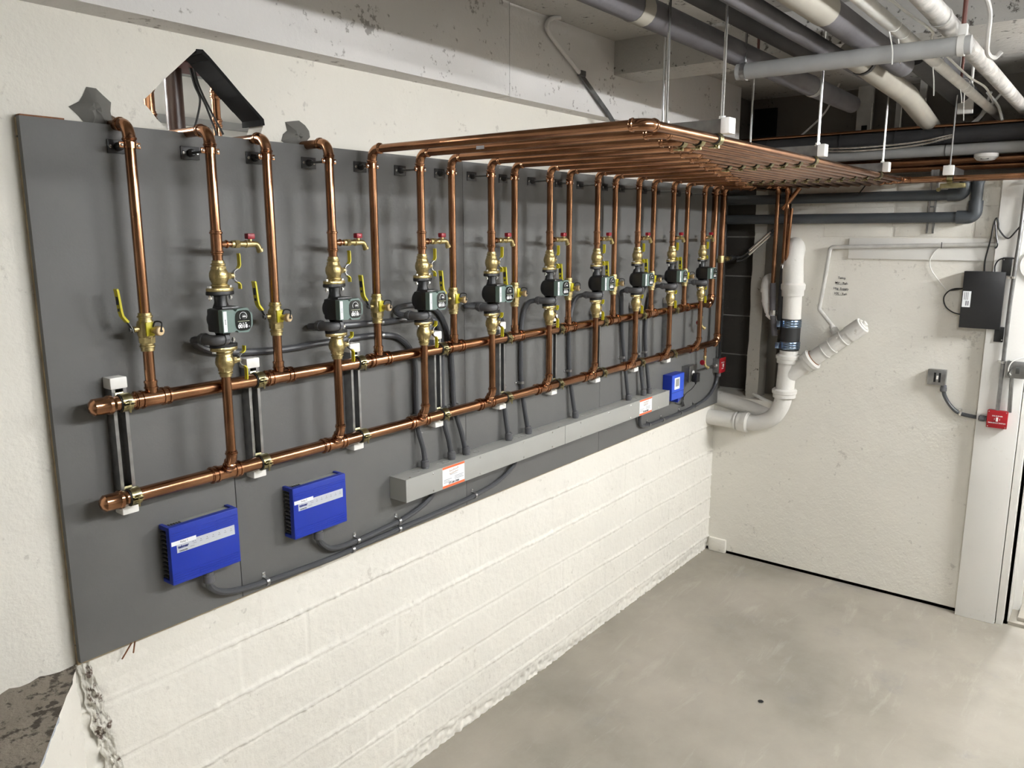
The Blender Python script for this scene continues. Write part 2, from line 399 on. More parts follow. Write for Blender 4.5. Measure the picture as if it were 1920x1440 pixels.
# left wall with the broken-out diamond hole
hole = [(0.332, 2.643), (0.36, 2.668), (0.40, 2.708), (0.452, 2.755), (0.508, 2.806), (0.528, 2.808), (0.548, 2.792), (0.60, 2.745), (0.648, 2.700),
        (0.69, 2.664), (0.722, 2.636), (0.724, 2.618), (0.715, 2.598), (0.70, 2.55), (0.60, 2.53), (0.46, 2.53), (0.40, 2.575), (0.372, 2.60), (0.352, 2.624)]
hole1 = [(0.236+0.024*math.cos(a)*(1+0.25*math.sin(3*a)), 2.574+0.024*math.sin(a)) for a in [2*PI*i/14 for i in range(14)]]
hole4 = [(0.868+0.024*math.cos(a)*(1+0.2*math.sin(3*a)), 2.574+0.022*math.sin(a)) for a in [2*PI*i/14 for i in range(14)]]
def wall_holes(x0, x1, z0, z1, holes, y, th, name, m, keep=()):
    bm = bmesh.new()
    def loop(pts):
        vs = [bm.verts.new((x, y, z)) for x, z in pts]
        return [bm.edges.new((vs[i], vs[(i+1) % len(vs)])) for i in range(len(vs))]
    es = loop([(x0, z0), (x1, z0), (x1, z1), (x0, z1)])
    for h in holes: es += loop(h)
    bmesh.ops.triangle_fill(bm, use_beauty=True, use_dissolve=False, edges=es)
    r = bmesh.ops.extrude_face_region(bm, geom=bm.faces[:])
    bmesh.ops.translate(bm, verts=[v for v in r['geom'] if isinstance(v, bmesh.types.BMVert)], vec=(0, th, 0))
    bmesh.ops.recalc_face_normals(bm, faces=bm.faces[:])
    me = D.meshes.new(name); bm.to_mesh(me); bm.free(); me.materials.append(M[m])
    return struct(name, me, m)
wall_holes(-4.0, 4.36, 1.0, 2.843, [hole, hole1, hole4], 0.03, 0.075, 'wall_left', 'wall')
mb = MB(); mb.box((-4, 0.105, 2.843), (4.36, 0.2, 3.4)); struct('wall_left_above', mb, 'wall')
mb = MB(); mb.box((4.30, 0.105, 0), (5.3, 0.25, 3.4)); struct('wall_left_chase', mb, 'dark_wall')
# broken dark edge (lining) of the diamond hole
mb = MB()
edge = hole[4:12]
for i in range(len(edge)-1):
    (xa, za), (xb, zb) = edge[i], edge[i+1]
    cx, cz = 0.53, 2.60
    def inn(x, z, t): return (x+(cx-x)*t, z+(cz-z)*t)
    k0, k1 = 0.03+0.02*random.random(), 0.03+0.02*random.random()
    a0, b0 = inn(xa, za, -0.015), inn(xb, zb, -0.015); a1, b1 = inn(xa, za, k0), inn(xb, zb, k1)
    mb.add([(a0[0], 0.026, a0[1]), (b0[0], 0.026, b0[1]), (b1[0], 0.03, b1[1]), (a1[0], 0.03, a1[1]),
            (a0[0], 0.13, a0[1]), (b0[0], 0.13, b0[1]), (b1[0], 0.13, b1[1]), (a1[0], 0.13, a1[1])],
           [(0, 1, 2, 3), (4, 7, 6, 5), (0, 3, 7, 4), (1, 5, 6, 2), (0, 4, 5, 1), (3, 2, 6, 7)])
solo('hole_lining', mb, 'dark_hole', 'black broken edge of the peaked opening above the grey board', 'wall opening')
# grey putty around two sleeves
def putty(cx, cz, rx, rz, seed, lab):
    m_ = MB(); pts = []; n = 14; rnd = random.Random(seed)
    for i in range(n):
        a = 2*PI*i/n; k = 1+0.6*(rnd.random()-0.4); pts.append((cx+rx*k*math.cos(a), cz+rz*k*math.sin(a)))
    inner = [(cx+(x-cx)*0.3, cz+(z-cz)*0.3) for x, z in pts]
    vs = [(x, 0.029, z) for x, z in pts]+[(x, 0.018-0.010*rnd.random(), z) for x, z in inner]+[(cx, 0.016, cz)]
    m_.add(vs, [(i, (i+1) % n, n+(i+1) % n, n+i) for i in range(n)]+[(n+i, n+(i+1) % n, 2*n) for i in range(n)])
    return solo('putty_patch', m_, 'grout', lab, 'putty')
putty(0.196, 2.606, 0.050, 0.050, 3, 'grey putty packed round the leftmost copper pipe where it enters the wall')
putty(0.848, 2.598, 0.05, 0.038, 5, 'grey putty packed round the copper pipe right of the peaked wall opening')

# lower rough wall: form-board relief as real geometry
def relief(x, z):
    lines = [0.945, 0.752, 0.565, 0.395, 0.247, 0.10]
    h = 0.0
    b = sum(1 for l in lines if z < l+0.006*noise.noise(V((x*1.3, l*9, 0))))
    joint = [0.0, 1.76, 0.79, 1.24, 2.3, 0.6, 1.9]
    seg = int((x+joint[b % 7]*0+3.1-joint[b % 7]) // 1.85)
    h += 0.003*noise.cell(V((b*3.1+0.5, seg*5.3+0.5, 0.5)))
    for l in lines:
        d = z-(l+0.006*noise.noise(V((x*1.3, l*9, 0)))+0.0025*noise.noise(V((x*14, l*9, 4))))
        if abs(d) < 0.03:
            amp = 0.8+0.9*noise.noise(V((x*2.1, l*17, 2)))
            h += max(0, amp)*0.0095*math.exp(-(d/0.0045)**2)
            h -= 0.0045*math.exp(-((d+0.010)/0.0045)**2)
            if amp > 0.6: h += 0.013*max(0, noise.noise(V((x*60, z*60, 1))))*math.exp(-(d/0.014)**2)
    for jx, z0, z1 in ((0.79, 0.752, 0.945), (1.76, 0.755, ZB), (1.24, 0.565, 0.752), (2.45, 0.395, 0.565), (0.30, 0.395, 0.565), (3.1, 0.752, 0.945)):
        if z0 < z < z1: h -= 0.004*math.exp(-((x-jx-0.002*noise.noise(V((z*30, 0, 3))))/0.004)**2)
    h += 0.0022*noise.noise(V((x*7, z*7, 0)))+0.0012*noise.noise(V((x*40, z*40, 7)))
    # honeycombing by the floor and by the corner
    hz = 0.10+0.06*noise.noise(V((x*1.7, 3, 1)))
    if z < hz:
        k = min(1, (hz-z)/0.06); n_ = noise.noise(V((x*38, z*38, 5)))
        h += k*(0.010*max(0, n_) - 0.022*max(0, -n_-0.12)) - 0.010*k*k
    if x > 4.15:
        n_ = noise.noise(V((x*40, z*40, 9))); h -= 0.006*max(0, -n_)*min(1, (x-4.15)/0.12)
    ex = max(0, 1-abs(x-(0.03-0.05*(z-1.0)))/0.06)
    if z < ZB: h += ex*0.016*(noise.noise(V((x*24, z*24, 12)))-0.3)
    return h
NX, NZ = 560, 150
vs = []; fs = []
for j in range(NZ+1):
    z = -0.01+(1.125+0.01)*j/NZ
    for i in range(NX+1):
        x = -0.02+(4.40)*i/NX
        vs.append((x, 0.03-relief(x, z), z))
for j in range(NZ):
    for i in range(NX):
        a = j*(NX+1)+i; fs.append((a, a+1, a+NX+2, a+NX+1))
me = D.meshes.new('wall_left_lower'); me.from_pydata(vs, [], fs); me.materials.append(M['wall_low'])
me.polygons.foreach_set('use_smooth', [True]*len(fs)); struct('wall_left_lower', me, 'wall_low')
# wing wall to the left of the board, with a rough ledge on top
def wing():
    A = V((0.0, 0.03, 0)); B = V((-0.9, -1.33, 0)); n_ = 90; m_ = 60; vs = []; fs = []
    nn = V((0.83, -0.55, 0))
    for j in range(m_+1):
        for i in range(n_+1):
            s = i/n_; z = -0.01+1.092*j/m_; p = A.lerp(B, s)
            q = s*1.63
            h = 0.006*noise.noise(V((q*9, z*9, 20)))+0.002*noise.noise(V((q*50, z*50, 21)))
            d = (z-(0.885-0.16*q)); h += 0.010*math.exp(-(d/0.006)**2)
            if j > m_-3: h += 0.006*noise.noise(V((q*22, z*5, 23)))
            h -= 0.02*max(0, 1-q/0.05)*abs(noise.noise(V((q*30, z*30, 22))))
            v = p+nn*h; vs.append((v.x, v.y, z))
    for j in range(m_):
        for i in range(n_):
            a = j*(n_+1)+i; fs.append((a, a+1, a+n_+2, a+n_+1))
    me = D.meshes.new('wall_wing'); me.from_pydata(vs, [], fs); me.materials.append(M['wall_low'])
    me.polygons.foreach_set('use_smooth', [True]*len(fs)); return struct('wall_wing', me, 'wall_low')
wing()
vs = []; fs = []; n_, m_ = 90, 60
for j in range(m_+1):
    for i in range(n_+1):
        t = j/m_; s = i/n_                                   # s along x from -1.6 to edge, t along y
        y = 0.035-1.36*t; xe = -0.9*max(0, (0.03-y)/1.36)+0.004
        x = -2.2+(xe+2.2)*s
        h = 0.006*noise.noise(V((x*7, y*7, 30)))+0.009*noise.noise(V((x*34, y*34, 31)))+0.004*noise.noise(V((x*80, y*80, 35)))
        if y > -0.05: h += (0.008+0.010*noise.noise(V((x*45, y*30, 33))))*(y+0.05)/0.08
        if s > 0.97: h *= 0.3
        vs.append((x, y, 1.088+h))
for j in range(m_):
    for i in range(n_):
        a = j*(n_+1)+i; fs.append((a, a+1, a+n_+2, a+n_+1))
me = D.meshes.new('ledge'); me.from_pydata(vs, [], fs); me.materials.append(M['raw']); me.polygons.foreach_set('use_smooth', [True]*len(fs))
struct('trim_4', me, 'raw')['label'] = 'rough brown broken concrete ledge left of the board'
# crumbled joint between wing wall and rough wall
vs = []; fs = []; n_, m_ = 26, 110
for j in range(m_+1):
    z = 0.45+0.645*j/m_; xc = 0.015+0.24*(1.09-z)*0.62
    for i in range(n_+1):
        u = -1+2*i/n_; wd_ = 0.018+0.022*abs(noise.noise(V((z*13, 2, 40))))
        h = 0.016*(1-u*u)*(0.1+1.3*noise.noise(V((u*2, z*30, 41)))+0.8*noise.noise(V((u*5, z*75, 42))))
        vs.append((xc+u*wd_+0.003*noise.noise(V((u*3, z*60, 43))), 0.022-h, z))
for j in range(m_):
    for i in range(n_):
        a = j*(n_+1)+i; fs.append((a, a+1, a+n_+2, a+n_+1))
me = D.meshes.new('crumbled_joint'); me.from_pydata(vs, [], fs); me.materials.append(M['crumble']); me.polygons.foreach_set('use_smooth', [True]*len(fs))
struct('trim_9', me, 'raw')['label'] = 'crumbled rough concrete edge under the board corner'
ledge_ = D.objects['trim_4']; ledge_['label'] = 'rough brown broken concrete ledge left of the board'
mb = MB(); mb.box((-2.2, -1.4, 0), (-0.95, 0.03, 1.07)); struct('wall_wing_core', mb, 'raw')

# back wall (painted), recess with dark blocks
mb = MB(); mb.box((L, -1.855, -0.02), (4.80, 0.25, 1.155)); struct('wall_back_low', mb, 'wall')
mb = MB(); mb.box((L, -1.855, 1.155), (4.80, -0.425, 2.588)); struct('wall_back', mb, 'wall')
BW = MB()
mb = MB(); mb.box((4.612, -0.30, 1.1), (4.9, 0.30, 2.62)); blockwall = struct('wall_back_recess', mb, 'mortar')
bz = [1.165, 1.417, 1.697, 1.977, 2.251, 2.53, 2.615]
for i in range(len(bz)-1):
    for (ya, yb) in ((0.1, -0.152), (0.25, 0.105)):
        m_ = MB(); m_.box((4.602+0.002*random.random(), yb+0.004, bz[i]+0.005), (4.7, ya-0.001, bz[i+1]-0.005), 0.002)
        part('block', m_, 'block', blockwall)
mb = MB()
zz = [1.15+i*0.08 for i in range(19)]
pl = []
for z in zz: pl.append((-0.168+0.012*noise.noise(V((z*6, 0, 1))), z))
pr = [(-0.252+0.008*noise.noise(V((z*5, 0, 8))), z) for z in reversed(zz)]
mb.prism([(-a, b) for a, b in pl+pr], (4.56, 0, 0), (0, -1, 0), (0, 0, 1), 0.14)
struct('trim_5', mb, 'peel')['label'] = 'narrow concrete pier with peeling paint in the dark recess'
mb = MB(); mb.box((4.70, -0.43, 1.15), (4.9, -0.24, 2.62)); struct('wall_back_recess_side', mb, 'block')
# far dark wall above the back wall
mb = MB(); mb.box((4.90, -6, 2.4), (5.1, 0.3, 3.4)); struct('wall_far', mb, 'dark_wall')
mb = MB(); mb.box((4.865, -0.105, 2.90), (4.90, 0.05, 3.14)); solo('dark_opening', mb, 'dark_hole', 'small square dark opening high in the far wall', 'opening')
# painted block joints at the top right of the back wall
for i, (ya, yb, za, zb_) in enumerate([(-1.47, -1.855, 2.43, 2.584), (-1.05, -1.46, 2.43, 2.584), (-1.47, -1.855, 2.255, 2.424), (-1.05, -1.46, 2.255, 2.424), (-0.64, -1.04, 2.255, 2.424), (-0.64, -1.04, 2.43, 2.584)]):
    m_ = MB(); m_.box((L-0.004, yb+0.003, za), (L+0.05, ya-0.003, zb_), 0.003); part('block', m_, 'wall', D.objects['wall_back'])
# trim boards on the back wall
mb = MB(); mb.box((L-0.014, -1.60, 2.122), (L, -0.80, 2.246), 0.002); struct('trim_6', mb, 'wood_white')['label'] = 'long flat white board across the back wall'
# post and door frame at right
mb = MB(); mb.box((4.31, -1.795, 0.0), (L, -1.588, 2.588), 0.003); struct('trim_7', mb, 'wood_white')['label'] = 'wide white painted post board at the right end of the back wall'
mb = MB(); mb.box((4.33, -1.835, 0.0), (4.46, -1.800, 2.4), 0.002); mb.box((4.36, -1.862, 0.0), (4.56, -1.836, 2.4), 0.002); mb.box((4.56, -1.90, 0.02), (4.66, -1.862, 2.4))
dr = struct('door_1', mb, 'wood_white'); dr['label'] = 'white door frame edge beside the post'
mb = MB(); mb.box((4.40, -2.9, 0.0), (4.62, -1.90, 0.045), 0.01); struct('trim_8', mb, 'floor')['label'] = 'concrete door sill right of the post'
mb = MB(); mb.box((4.31, -3.4, 2.1), (4.8, -1.80, 3.21)); struct('wall_back_lintel', mb, 'wall')
mb = MB(); mb.box((4.36, -8, 0), (4.8, -2.9, 3.21)); struct('wall_back_right', mb, 'wall')
mb = MB(); mb.box((6.6, -8, 0), (6.7, 0.3, 3.21)); struct('wall_next_room', mb, 'grey_door')
mb = MB(); mb.box((4.8, -0.6, 0), (6.6, -0.5, 2.5)); struct('wall_next_room_side', mb, 'grey_door')
# low rubble block in the floor corner
mb = MB(); mb.box((L-0.02, -0.11, 0), (L+0.01, 0.02, 0.10), 0.008); struct('baseboard_back', mb, 'wall_low')
# the rest of the room behind the camera
mb = MB(); mb.box((-6.1, -8, 0), (-6, 0.2, 3.21)); struct('wall_west', mb, 'wall')
mb = MB(); mb.box((-6, -8.1, 0), (9, -8, 3.21)); struct('wall_south', mb, 'wall')
# room behind the diamond hole
mb = MB(); mb.box((-3, 2.2, 2.0), (3.5, 2.3, 4.2)); mb.box((-3, 0.105, 3.6), (3.5, 2.3, 3.7)); struct('wall_behind', mb, 'wood_white')
for k in range(4):
    m_ = MB(); m_.box((-2.5, 2.14, 2.62+k*0.27), (3.4, 2.2, 2.66+k*0.27)); part('slat', m_, 'grey_paint', D.objects['wall_behind'])

# ================================================================== lamps
def strip_lamp(name, lab, x0, x1, y, z, power):
    t = thing(name, lab, 'lamp', ((x0+x1)/2, y, z+0.05), group=None); h = (x1-x0)/2
    m_ = MB(); m_.box((-h-0.03, -0.07, 0.0), (h+0.03, 0.07, 0.05), 0.006); part('housing', m_, 'white_plastic', t)
    em = emis('tube_light_'+name, power)
    for dy in (-0.035, 0.035):
        m_ = MB(); m_.tube([(-h, dy, -0.03), (h, dy, -0.03)], 0.013, 10); part('tube', m_, em, t)
        m_ = MB(); m_.box((-h-0.02, dy-0.012, -0.045), (-h, dy+0.012, 0)); m_.box((h, dy-0.012, -0.045), (h+0.02, dy+0.012, 0)); part('socket', m_, 'white_plastic', t)
    for sx in (-h*0.7, h*0.7):
        m_ = MB(); m_.tube([(sx, 0, 0.05), (sx, 0, 3.21-z if z < 3.2 else 0.3)], 0.003, 6); part('hanger', m_, 'steel', t)
    return t
strip_lamp('strip_lamp', 'twin tube strip lamp hanging beside the overhead pipes', 0.35, 1.6, -2.42, 2.81, LAMP_A)
strip_lamp('strip_lamp', 'twin tube strip lamp further along the room by the back wall', 3.05, 4.3, -3.35, 2.80, LAMP_B)
strip_lamp('strip_lamp', 'twin tube strip lamp in the room behind the peaked wall opening', -1.4, -0.2, 1.95, 3.3, LAMP_BACK)
strip_lamp('strip_lamp', 'twin tube strip lamp in the next room past the door frame', 5.5, 6.2, -2.0, 2.45, LAMP_DOOR)

# ================================================================== grey boards
bxs = [0.0, 0.5172, 1.6438, 2.7448, 4.3336]
bl = ['narrow leftmost grey painted plywood board behind the two leftmost risers', 'grey painted plywood board behind the second to fourth pumps, left of the middle joint',
      'grey painted plywood board behind the fourth to sixth pumps', 'rightmost grey painted plywood board, ending beside the dark recess']
for i in range(4):
    a, b = bxs[i]+(0.0012 if i else 0), bxs[i+1]-0.0012
    t = thing('backer_board', bl[i], 'board', ((a+b)/2, 0.009, ZB), group='grey backer boards')
    m_ = MB(); m_.box((a-(a+b)/2, -0.009, 0), (b-(a+b)/2, 0.009, ZT-ZB), 0.0008); part('panel', m_, 'board', t)
    m_ = MB(); m_.box((a-(a+b)/2, 0.0092, -0.013), (b-(a+b)/2, 0.0207, 0.045)); m_.box((a-(a+b)/2, 0.0092, ZT-ZB-0.045), (b-(a+b)/2, 0.0207, ZT-ZB-0.002)); m_.box((a-(a+b)/2, 0.0092, 0.05), (a-(a+b)/2+0.045, 0.0207, ZT-ZB-0.05))
    part('batten', m_, 'ply', t)
    m_ = MB()
    for zz_ in (0.04, 0.075, 0.7, 1.42):
        for xx in (a+0.022, b-0.022): m_.lathe([(0.0, -0.0012), (0.0028, -0.001), (0.0035, 0.0)], (xx-(a+b)/2, -0.009, zz_), (0, -1, 0), 8, cap=False)
    part('screw', m_, 'ink', t)
for lx, lz in ((0.245, 1.075),):
    pass
m_ = MB(); m_.box((0.005, 0.008, ZT+0.001), (0.11, 0.029, ZT+0.005)); solo('wood_scrap', m_, 'rust', 'thin brown wood sliver on the top left corner of the grey board', 'wood scrap')
for k, (xa, xb, za, zb2) in enumerate(((0.142, 0.118, 1.10, 1.06), (0.152, 0.152, 1.10, 1.065))):
    m_ = MB(); m_.tube([(xa, -0.004, za+0.006), (xb, 0.012, zb2)], 0.0022, 6)
    solo('nail', m_, 'rust', ['rusty nail slanting out under the board, left one of two', 'rusty nail pointing straight down under the board, right one of two'][k], 'nail')

# ================================================================== pipe standoff brackets
def bracket(depth):
    t = thing('standoff_bracket', '', 'bracket', (0, 0, 0))
    m_ = MB(); m_.box((-0.029, -0.004, -0.0185), (0.029, 0.0, 0.0185), 0.0015); m_.lathe([(0.012, 0.004), (0.0105, 0.016), (0.007, 0.02)], (0, 0, 0), (0, -1, 0), 12)
    part('base_plate', m_, 'black_plastic', t)
    for sx in (-1, 1):
        m_ = MB(); m_.lathe([(0.0045, 0.004), (0.0045, 0.0055), (0.003, 0.0068)], (sx*0.0215, 0, 0), (0, -1, 0), 10); part('screw', m_, 'bright', t)
    m_ = MB(); m_.tube([(0, -0.01, 0), (0, -depth+RR, 0)], 0.0038, 8); part('rod', m_, 'steel_dull', t)
    m_ = MB(); m_.lathe([(RR+0.0005, -0.008), (RR+0.0022, -0.008), (RR+0.0022, 0.008), (RR+0.0005, 0.008)], (0, -depth, 0), (0, 0, 1), 16, cap=False)
    for sx in (-1, 1): m_.box((sx*(RR-0.001), -depth-0.0025, -0.008), (sx*(RR+0.014), -depth+0.0025, 0.008), 0.001)
    part('pipe_collar', m_, 'copper_fit', t)
    for sx in (-1, 1):
        m_ = MB(); m_.lathe([(0.004, 0), (0.004, 0.003), (0.002, 0.0042)], (sx*(RR+0.008), -depth-0.0025, 0), (0, -1, 0), 8); part('bolt', m_, 'bright', t)
    return t
br, bp_ = bracket(-YR), bracket(-YP)
for i in range(9):
    for t0, X, nm, z in ((br, RX, 'yellow valve return riser', 2.512), (bp_, PX, 'pump riser', 2.511)):
        lab = 'black wall bracket with copper collar holding the %s %s' % (nth(i, 9), nm)
        if i == 0: t0.location = (X[i], 0, z); t0['label'] = lab; t0['group'] = 'pipe standoff brackets'
        else: copy_thing(t0, (X[i], 0, z), lab)

# ================================================================== struts with end caps, header clamps
def strut_mb(length, d=0.041, w=0.041):
    m_ = MB(); t = 0.0025; lip = 0.0095
    poly = [(-w/2, 0), (w/2, 0), (w/2, d), (w/2-lip, d), (w/2-lip, d-0.007), (w/2-lip+t, d-0.007), (w/2-lip+t, d-t), (w/2-t, d-t), (w/2-t, t), (-w/2+t, t),
            (-w/2+t, d-t), (-w/2+lip-t, d-t), (-w/2+lip-t, d-0.007), (-w/2+lip, d-0.007), (-w/2+lip, d), (-w/2, d)]
    m_.prism([(x, y) for x, y in poly], (0, 0, 0), (1, 0, 0), (0, -1, 0), -length); return m_
ZS0, ZS1 = 1.522, 1.876
t = thing('strut_channel', '', 'strut channel', (0, 0, ZS0))
m_ = strut_mb(ZS1-ZS0)
part('channel', m_, 'steel', t)
for z0, z1 in ((-0.014, 0.012), (ZS1-ZS0-0.010, ZS1-ZS0+0.022)):
    m_ = MB(); m_.box((-0.0235, -0.044, z0), (0.0235, 0.0, z1), 0.004); part('end_cap', m_, 'white_plastic', t)
for i in range(9):
    lab = 'steel strut channel with white end caps behind the headers, %s of nine' % nth(i, 9)
    if i == 0: t.location = (SX[0], 0, ZS0); t['label'] = lab; t['group'] = 'strut channels behind the headers'; st0 = t
    else: copy_thing(st0, (SX[i], 0, ZS0), lab)
def clamp_template(r):
    """two-piece strut clamp: ring around an x-running pipe at local origin, jaws towards +y (strut side)"""
    t = thing('pipe_clamp', '', 'pipe clamp')
    for s in (1, -1):
        pts = []
        for k in range(9):
            a = PI*0.94*k/8+PI*0.03; pts.append((0, -math.cos(a)*-(r+0.0015) if False else (r+0.0015)*-math.cos(a), s*(r+0.0015)*math.sin(a)))
        m_ = MB(); m_.ribbon([(0, r+0.006, s*(r+0.004))] + [(0, (r+0.0038)*math.cos(a), s*(r+0.0038)*math.sin(a)) for a in [0.35+ (PI-0.45)*k/14 for k in range(15)]] + [(0, -r-0.012, s*0.004)], (1, 0, 0), 0.027, 0.0026)
        part('clamp_half', m_, 'zinc_gold', t)
    m_ = MB(); m_.lathe([(0.0026, -0.012), (0.0026, 0.020)], (0, -r-0.009, -0.004), (0, 0, -1), 8); m_.lathe([(0.006, 0.004), (0.006, 0.009)], (0, -r-0.009, 0), (0, 0, 1), 6); m_.lathe([(0.0055, 0.004), (0.0055, 0.009)], (0, -r-0.009, 0), (0, 0, -1), 6)
    part('bolt', m_, 'zinc_gold', t)
    m_ = MB(); m_.lathe([(r+0.0002, -0.017), (r+0.0022, -0.017), (r+0.0022, 0.015), (r+0.0002, 0.015)], (0, 0, 0), (1, 0, 0), 16, cap=False); part('liner', m_, 'rubber', t)
    return t
ct = clamp_template(RH); first = True
for zc, nm in ((ZU, 'upper'), (ZL, 'lower')):
    for i in range(9):
        lab = 'gold zinc pipe clamp on the %s header, %s of nine' % (nm, nth(i, 9))
        if first: ct.location = (SX[i], YR, zc); ct['label'] = lab; ct['group'] = 'header pipe clamps'; first = False
        else: copy_thing(ct, (SX[i], YR, zc), lab)

# ================================================================== headers
def bead(m_, c, ax, r):
    m_.lathe([(r*1.02, -r*0.2), (r*1.27, -r*0.12), (r*1.27, r*0.12), (r*1.02, r*0.2)], c, ax, 16, cap=False)
def header(name, lab, x0, x1, z, tees, up_):
    t = thing(name, lab, 'copper pipe', (x0, YR, z))
    pts = [(x0+0.01, YR, z), (x1, YR, z), (x1, YR, ZO), (x1, up_[0], ZO), (4.66, up_[0], ZO)]
    P, arcs = fillet(pts, 0.036, 6)
    m_ = MB(); m_.tube(P, RH, 16); part('pipe', m_, 'copper', t, world=True)
    for a in arcs: part('elbow', elbow_mb(a, RH, 16), 'copper_fit', t, world=True)
    m_ = MB(); m_.lathe([(0.0, -0.012), (RH*0.7, -0.009), (RH*1.12, 0.0), (RH*1.14, 0.034), (RH*1.28, 0.038), (RH*1.28, 0.046), (RH*1.12, 0.05), (RH*1.0, 0.056)], (x0, YR, z), (1, 0, 0), 16, cap=False)
    part('end_cap', m_, 'copper_fit', t, world=True)
    for x in tees:
        m_ = MB(); h = 0.052
        m_.tube([(x-h, YR, z), (x+h, YR, z)], RH*1.12, 16)
        for s in (-1, 1):
            bead(m_, (x+s*(h-0.006), YR, z), (1, 0, 0), RH); bead(m_, (x+s*(h-0.022), YR, z), (1, 0, 0), RH)
        if z == ZU:
            m_.tube([(x, YR, z), (x, YR, z+0.050)], RR*1.2, 14); bead(m_, (x, YR, z+0.046), (0, 0, 1), RR); bead(m_, (x, YR, z+0.030), (0, 0, 1), RR*1.05)
        else:
            d = V((0, -1, 1)).normalized(); c = V((x, YR, z))
            m_.tube([c, c+d*0.044], RR*1.2, 14); bead(m_, c+d*0.030, d, RR*1.05)
        part('tee', m_, 'copper_fit', t, world=True)
    return t
header('supply_header', 'upper horizontal copper header running right behind the pump risers', 0.075, 4.0, ZU, RX, (YK[14],))
header('return_header', 'lower horizontal copper header carrying the pump risers', 0.079, 4.13, ZL, PX, (YK[15],))
# short copper union with pressed fittings on each header right end
# ================================================================== lower pump risers
for i, x in enumerate(PX):
    t = thing('pump_riser', 'short copper riser from the lower header up to the %s pump' % nth(i, 9), 'copper pipe', (x, YP, ZL+0.04), group='short pump risers')
    P, arcs = fillet([(x, YR-0.01, ZL+0.01), (x, YP, ZL+0.05), (x, YP, 1.872)], 0.03, 5)
    m_ = MB(); m_.tube(P, RR, 14); part('pipe', m_, 'copper', t, world=True)
    part('elbow', elbow_mb(arcs[0], RR, 14), 'copper_fit', t, world=True)
# lower return risers (upper header to valve)
for i, x in enumerate(RX):
    t = thing('valve_riser', 'short copper riser from the upper header to the %s yellow valve' % nth(i, 9), 'copper pipe', (x, YR, ZU+0.02), group='short valve risers')
    m_ = MB(); m_.tube([(x, YR, ZU+0.015), (x, YR, 1.968)], RR, 14); part('pipe', m_, 'copper', t, world=True)

# ================================================================== long copper runs
def run(lab, pts, tee_z=None, r=RR, group='long copper runs', cpl=(), R=0.034):
    p0 = V(pts[0]); t = thing('copper_run', lab, 'copper pipe', p0, group=group)
    P, arcs = fillet(pts, R, 6)
    m_ = MB(); m_.tube(P, r, 14); part('pipe', m_, 'copper', t, world=True)
    for a in arcs: part('elbow', elbow_mb(a, r, 14), 'copper_fit', t, world=True)
    if tee_z:
        x, y = p0.x, p0.y; z0, z1 = tee_z
        m_ = coupling_mb((x, y, (z0+z1)/2), (0, 0, 1), r, z1-z0, 14); m_.tube([(x, y, 2.252), (x+0.036, y, 2.252)], r*0.62, 12)
        m_.lathe([(r*0.62, 0), (r*0.85, 0.002), (r*0.85, 0.005), (r*0.62, 0.007)], (x+0.028, y, 2.252), (1, 0, 0), 12, cap=False)
        part('tee', m_, 'copper_fit', t, world=True)
    for c, ax in cpl: part('coupling', coupling_mb(c, ax, r, 0.05, 14), 'copper_fit', t, world=True)
    return t
run('leftmost long copper riser, above the first yellow valve and bending back into the wall', [(RX[0], YR, 2.068), (RX[0], YR, ZO), (RX[0], 0.40, ZO)])
run('long copper riser above the leftmost pump, bending back into the peaked opening', [(PX[0], YP, 2.205), (PX[0], YP, ZO), (PX[0], 0.40, ZO)], (2.222, 2.292))
run('second long copper return riser, bending back into the peaked opening', [(RX[1], YR, 2.068), (RX[1], YR, ZO), (RX[1], 0.40, ZO)])
run('long copper riser above the second pump, bending back into the puttied hole', [(PX[1], YP, 2.205), (PX[1], YP, ZO), (PX[1], 0.40, ZO)], (2.222, 2.292))
k = 0
for i in range(2, 9):
    for kind in (0, 1):
        x, y0, z0 = (RX[i], YR, 2.068) if kind == 0 else (PX[i], YP, 2.205)
        y = YK[k]
        pts = [(x, y0, z0), (x, y0, ZO), (x, y, ZO)]
        if k < 3: pts += [(4.062+0.061*k, y, ZO), (4.062+0.061*k, -4.2, ZO)]
        elif k in (12, 13): pts += [(4.15, y, ZO), (4.25, y-0.032, ZO), (4.25, y-0.032, [2.05, 1.93][k-12])]
        else: pts += [(4.361 if y < -0.425 else 4.69, y, ZO)]
        what = 'return' if kind == 0 else 'pump'
        order = 'outermost' if k == 0 else ('innermost' if k == 13 else ORD[k]+' from the outer edge')
        run('copper %s riser bending into the overhead rack, %s' % (what, order), pts, (2.222, 2.292) if kind else None, group='overhead rack pipes')
        k += 1
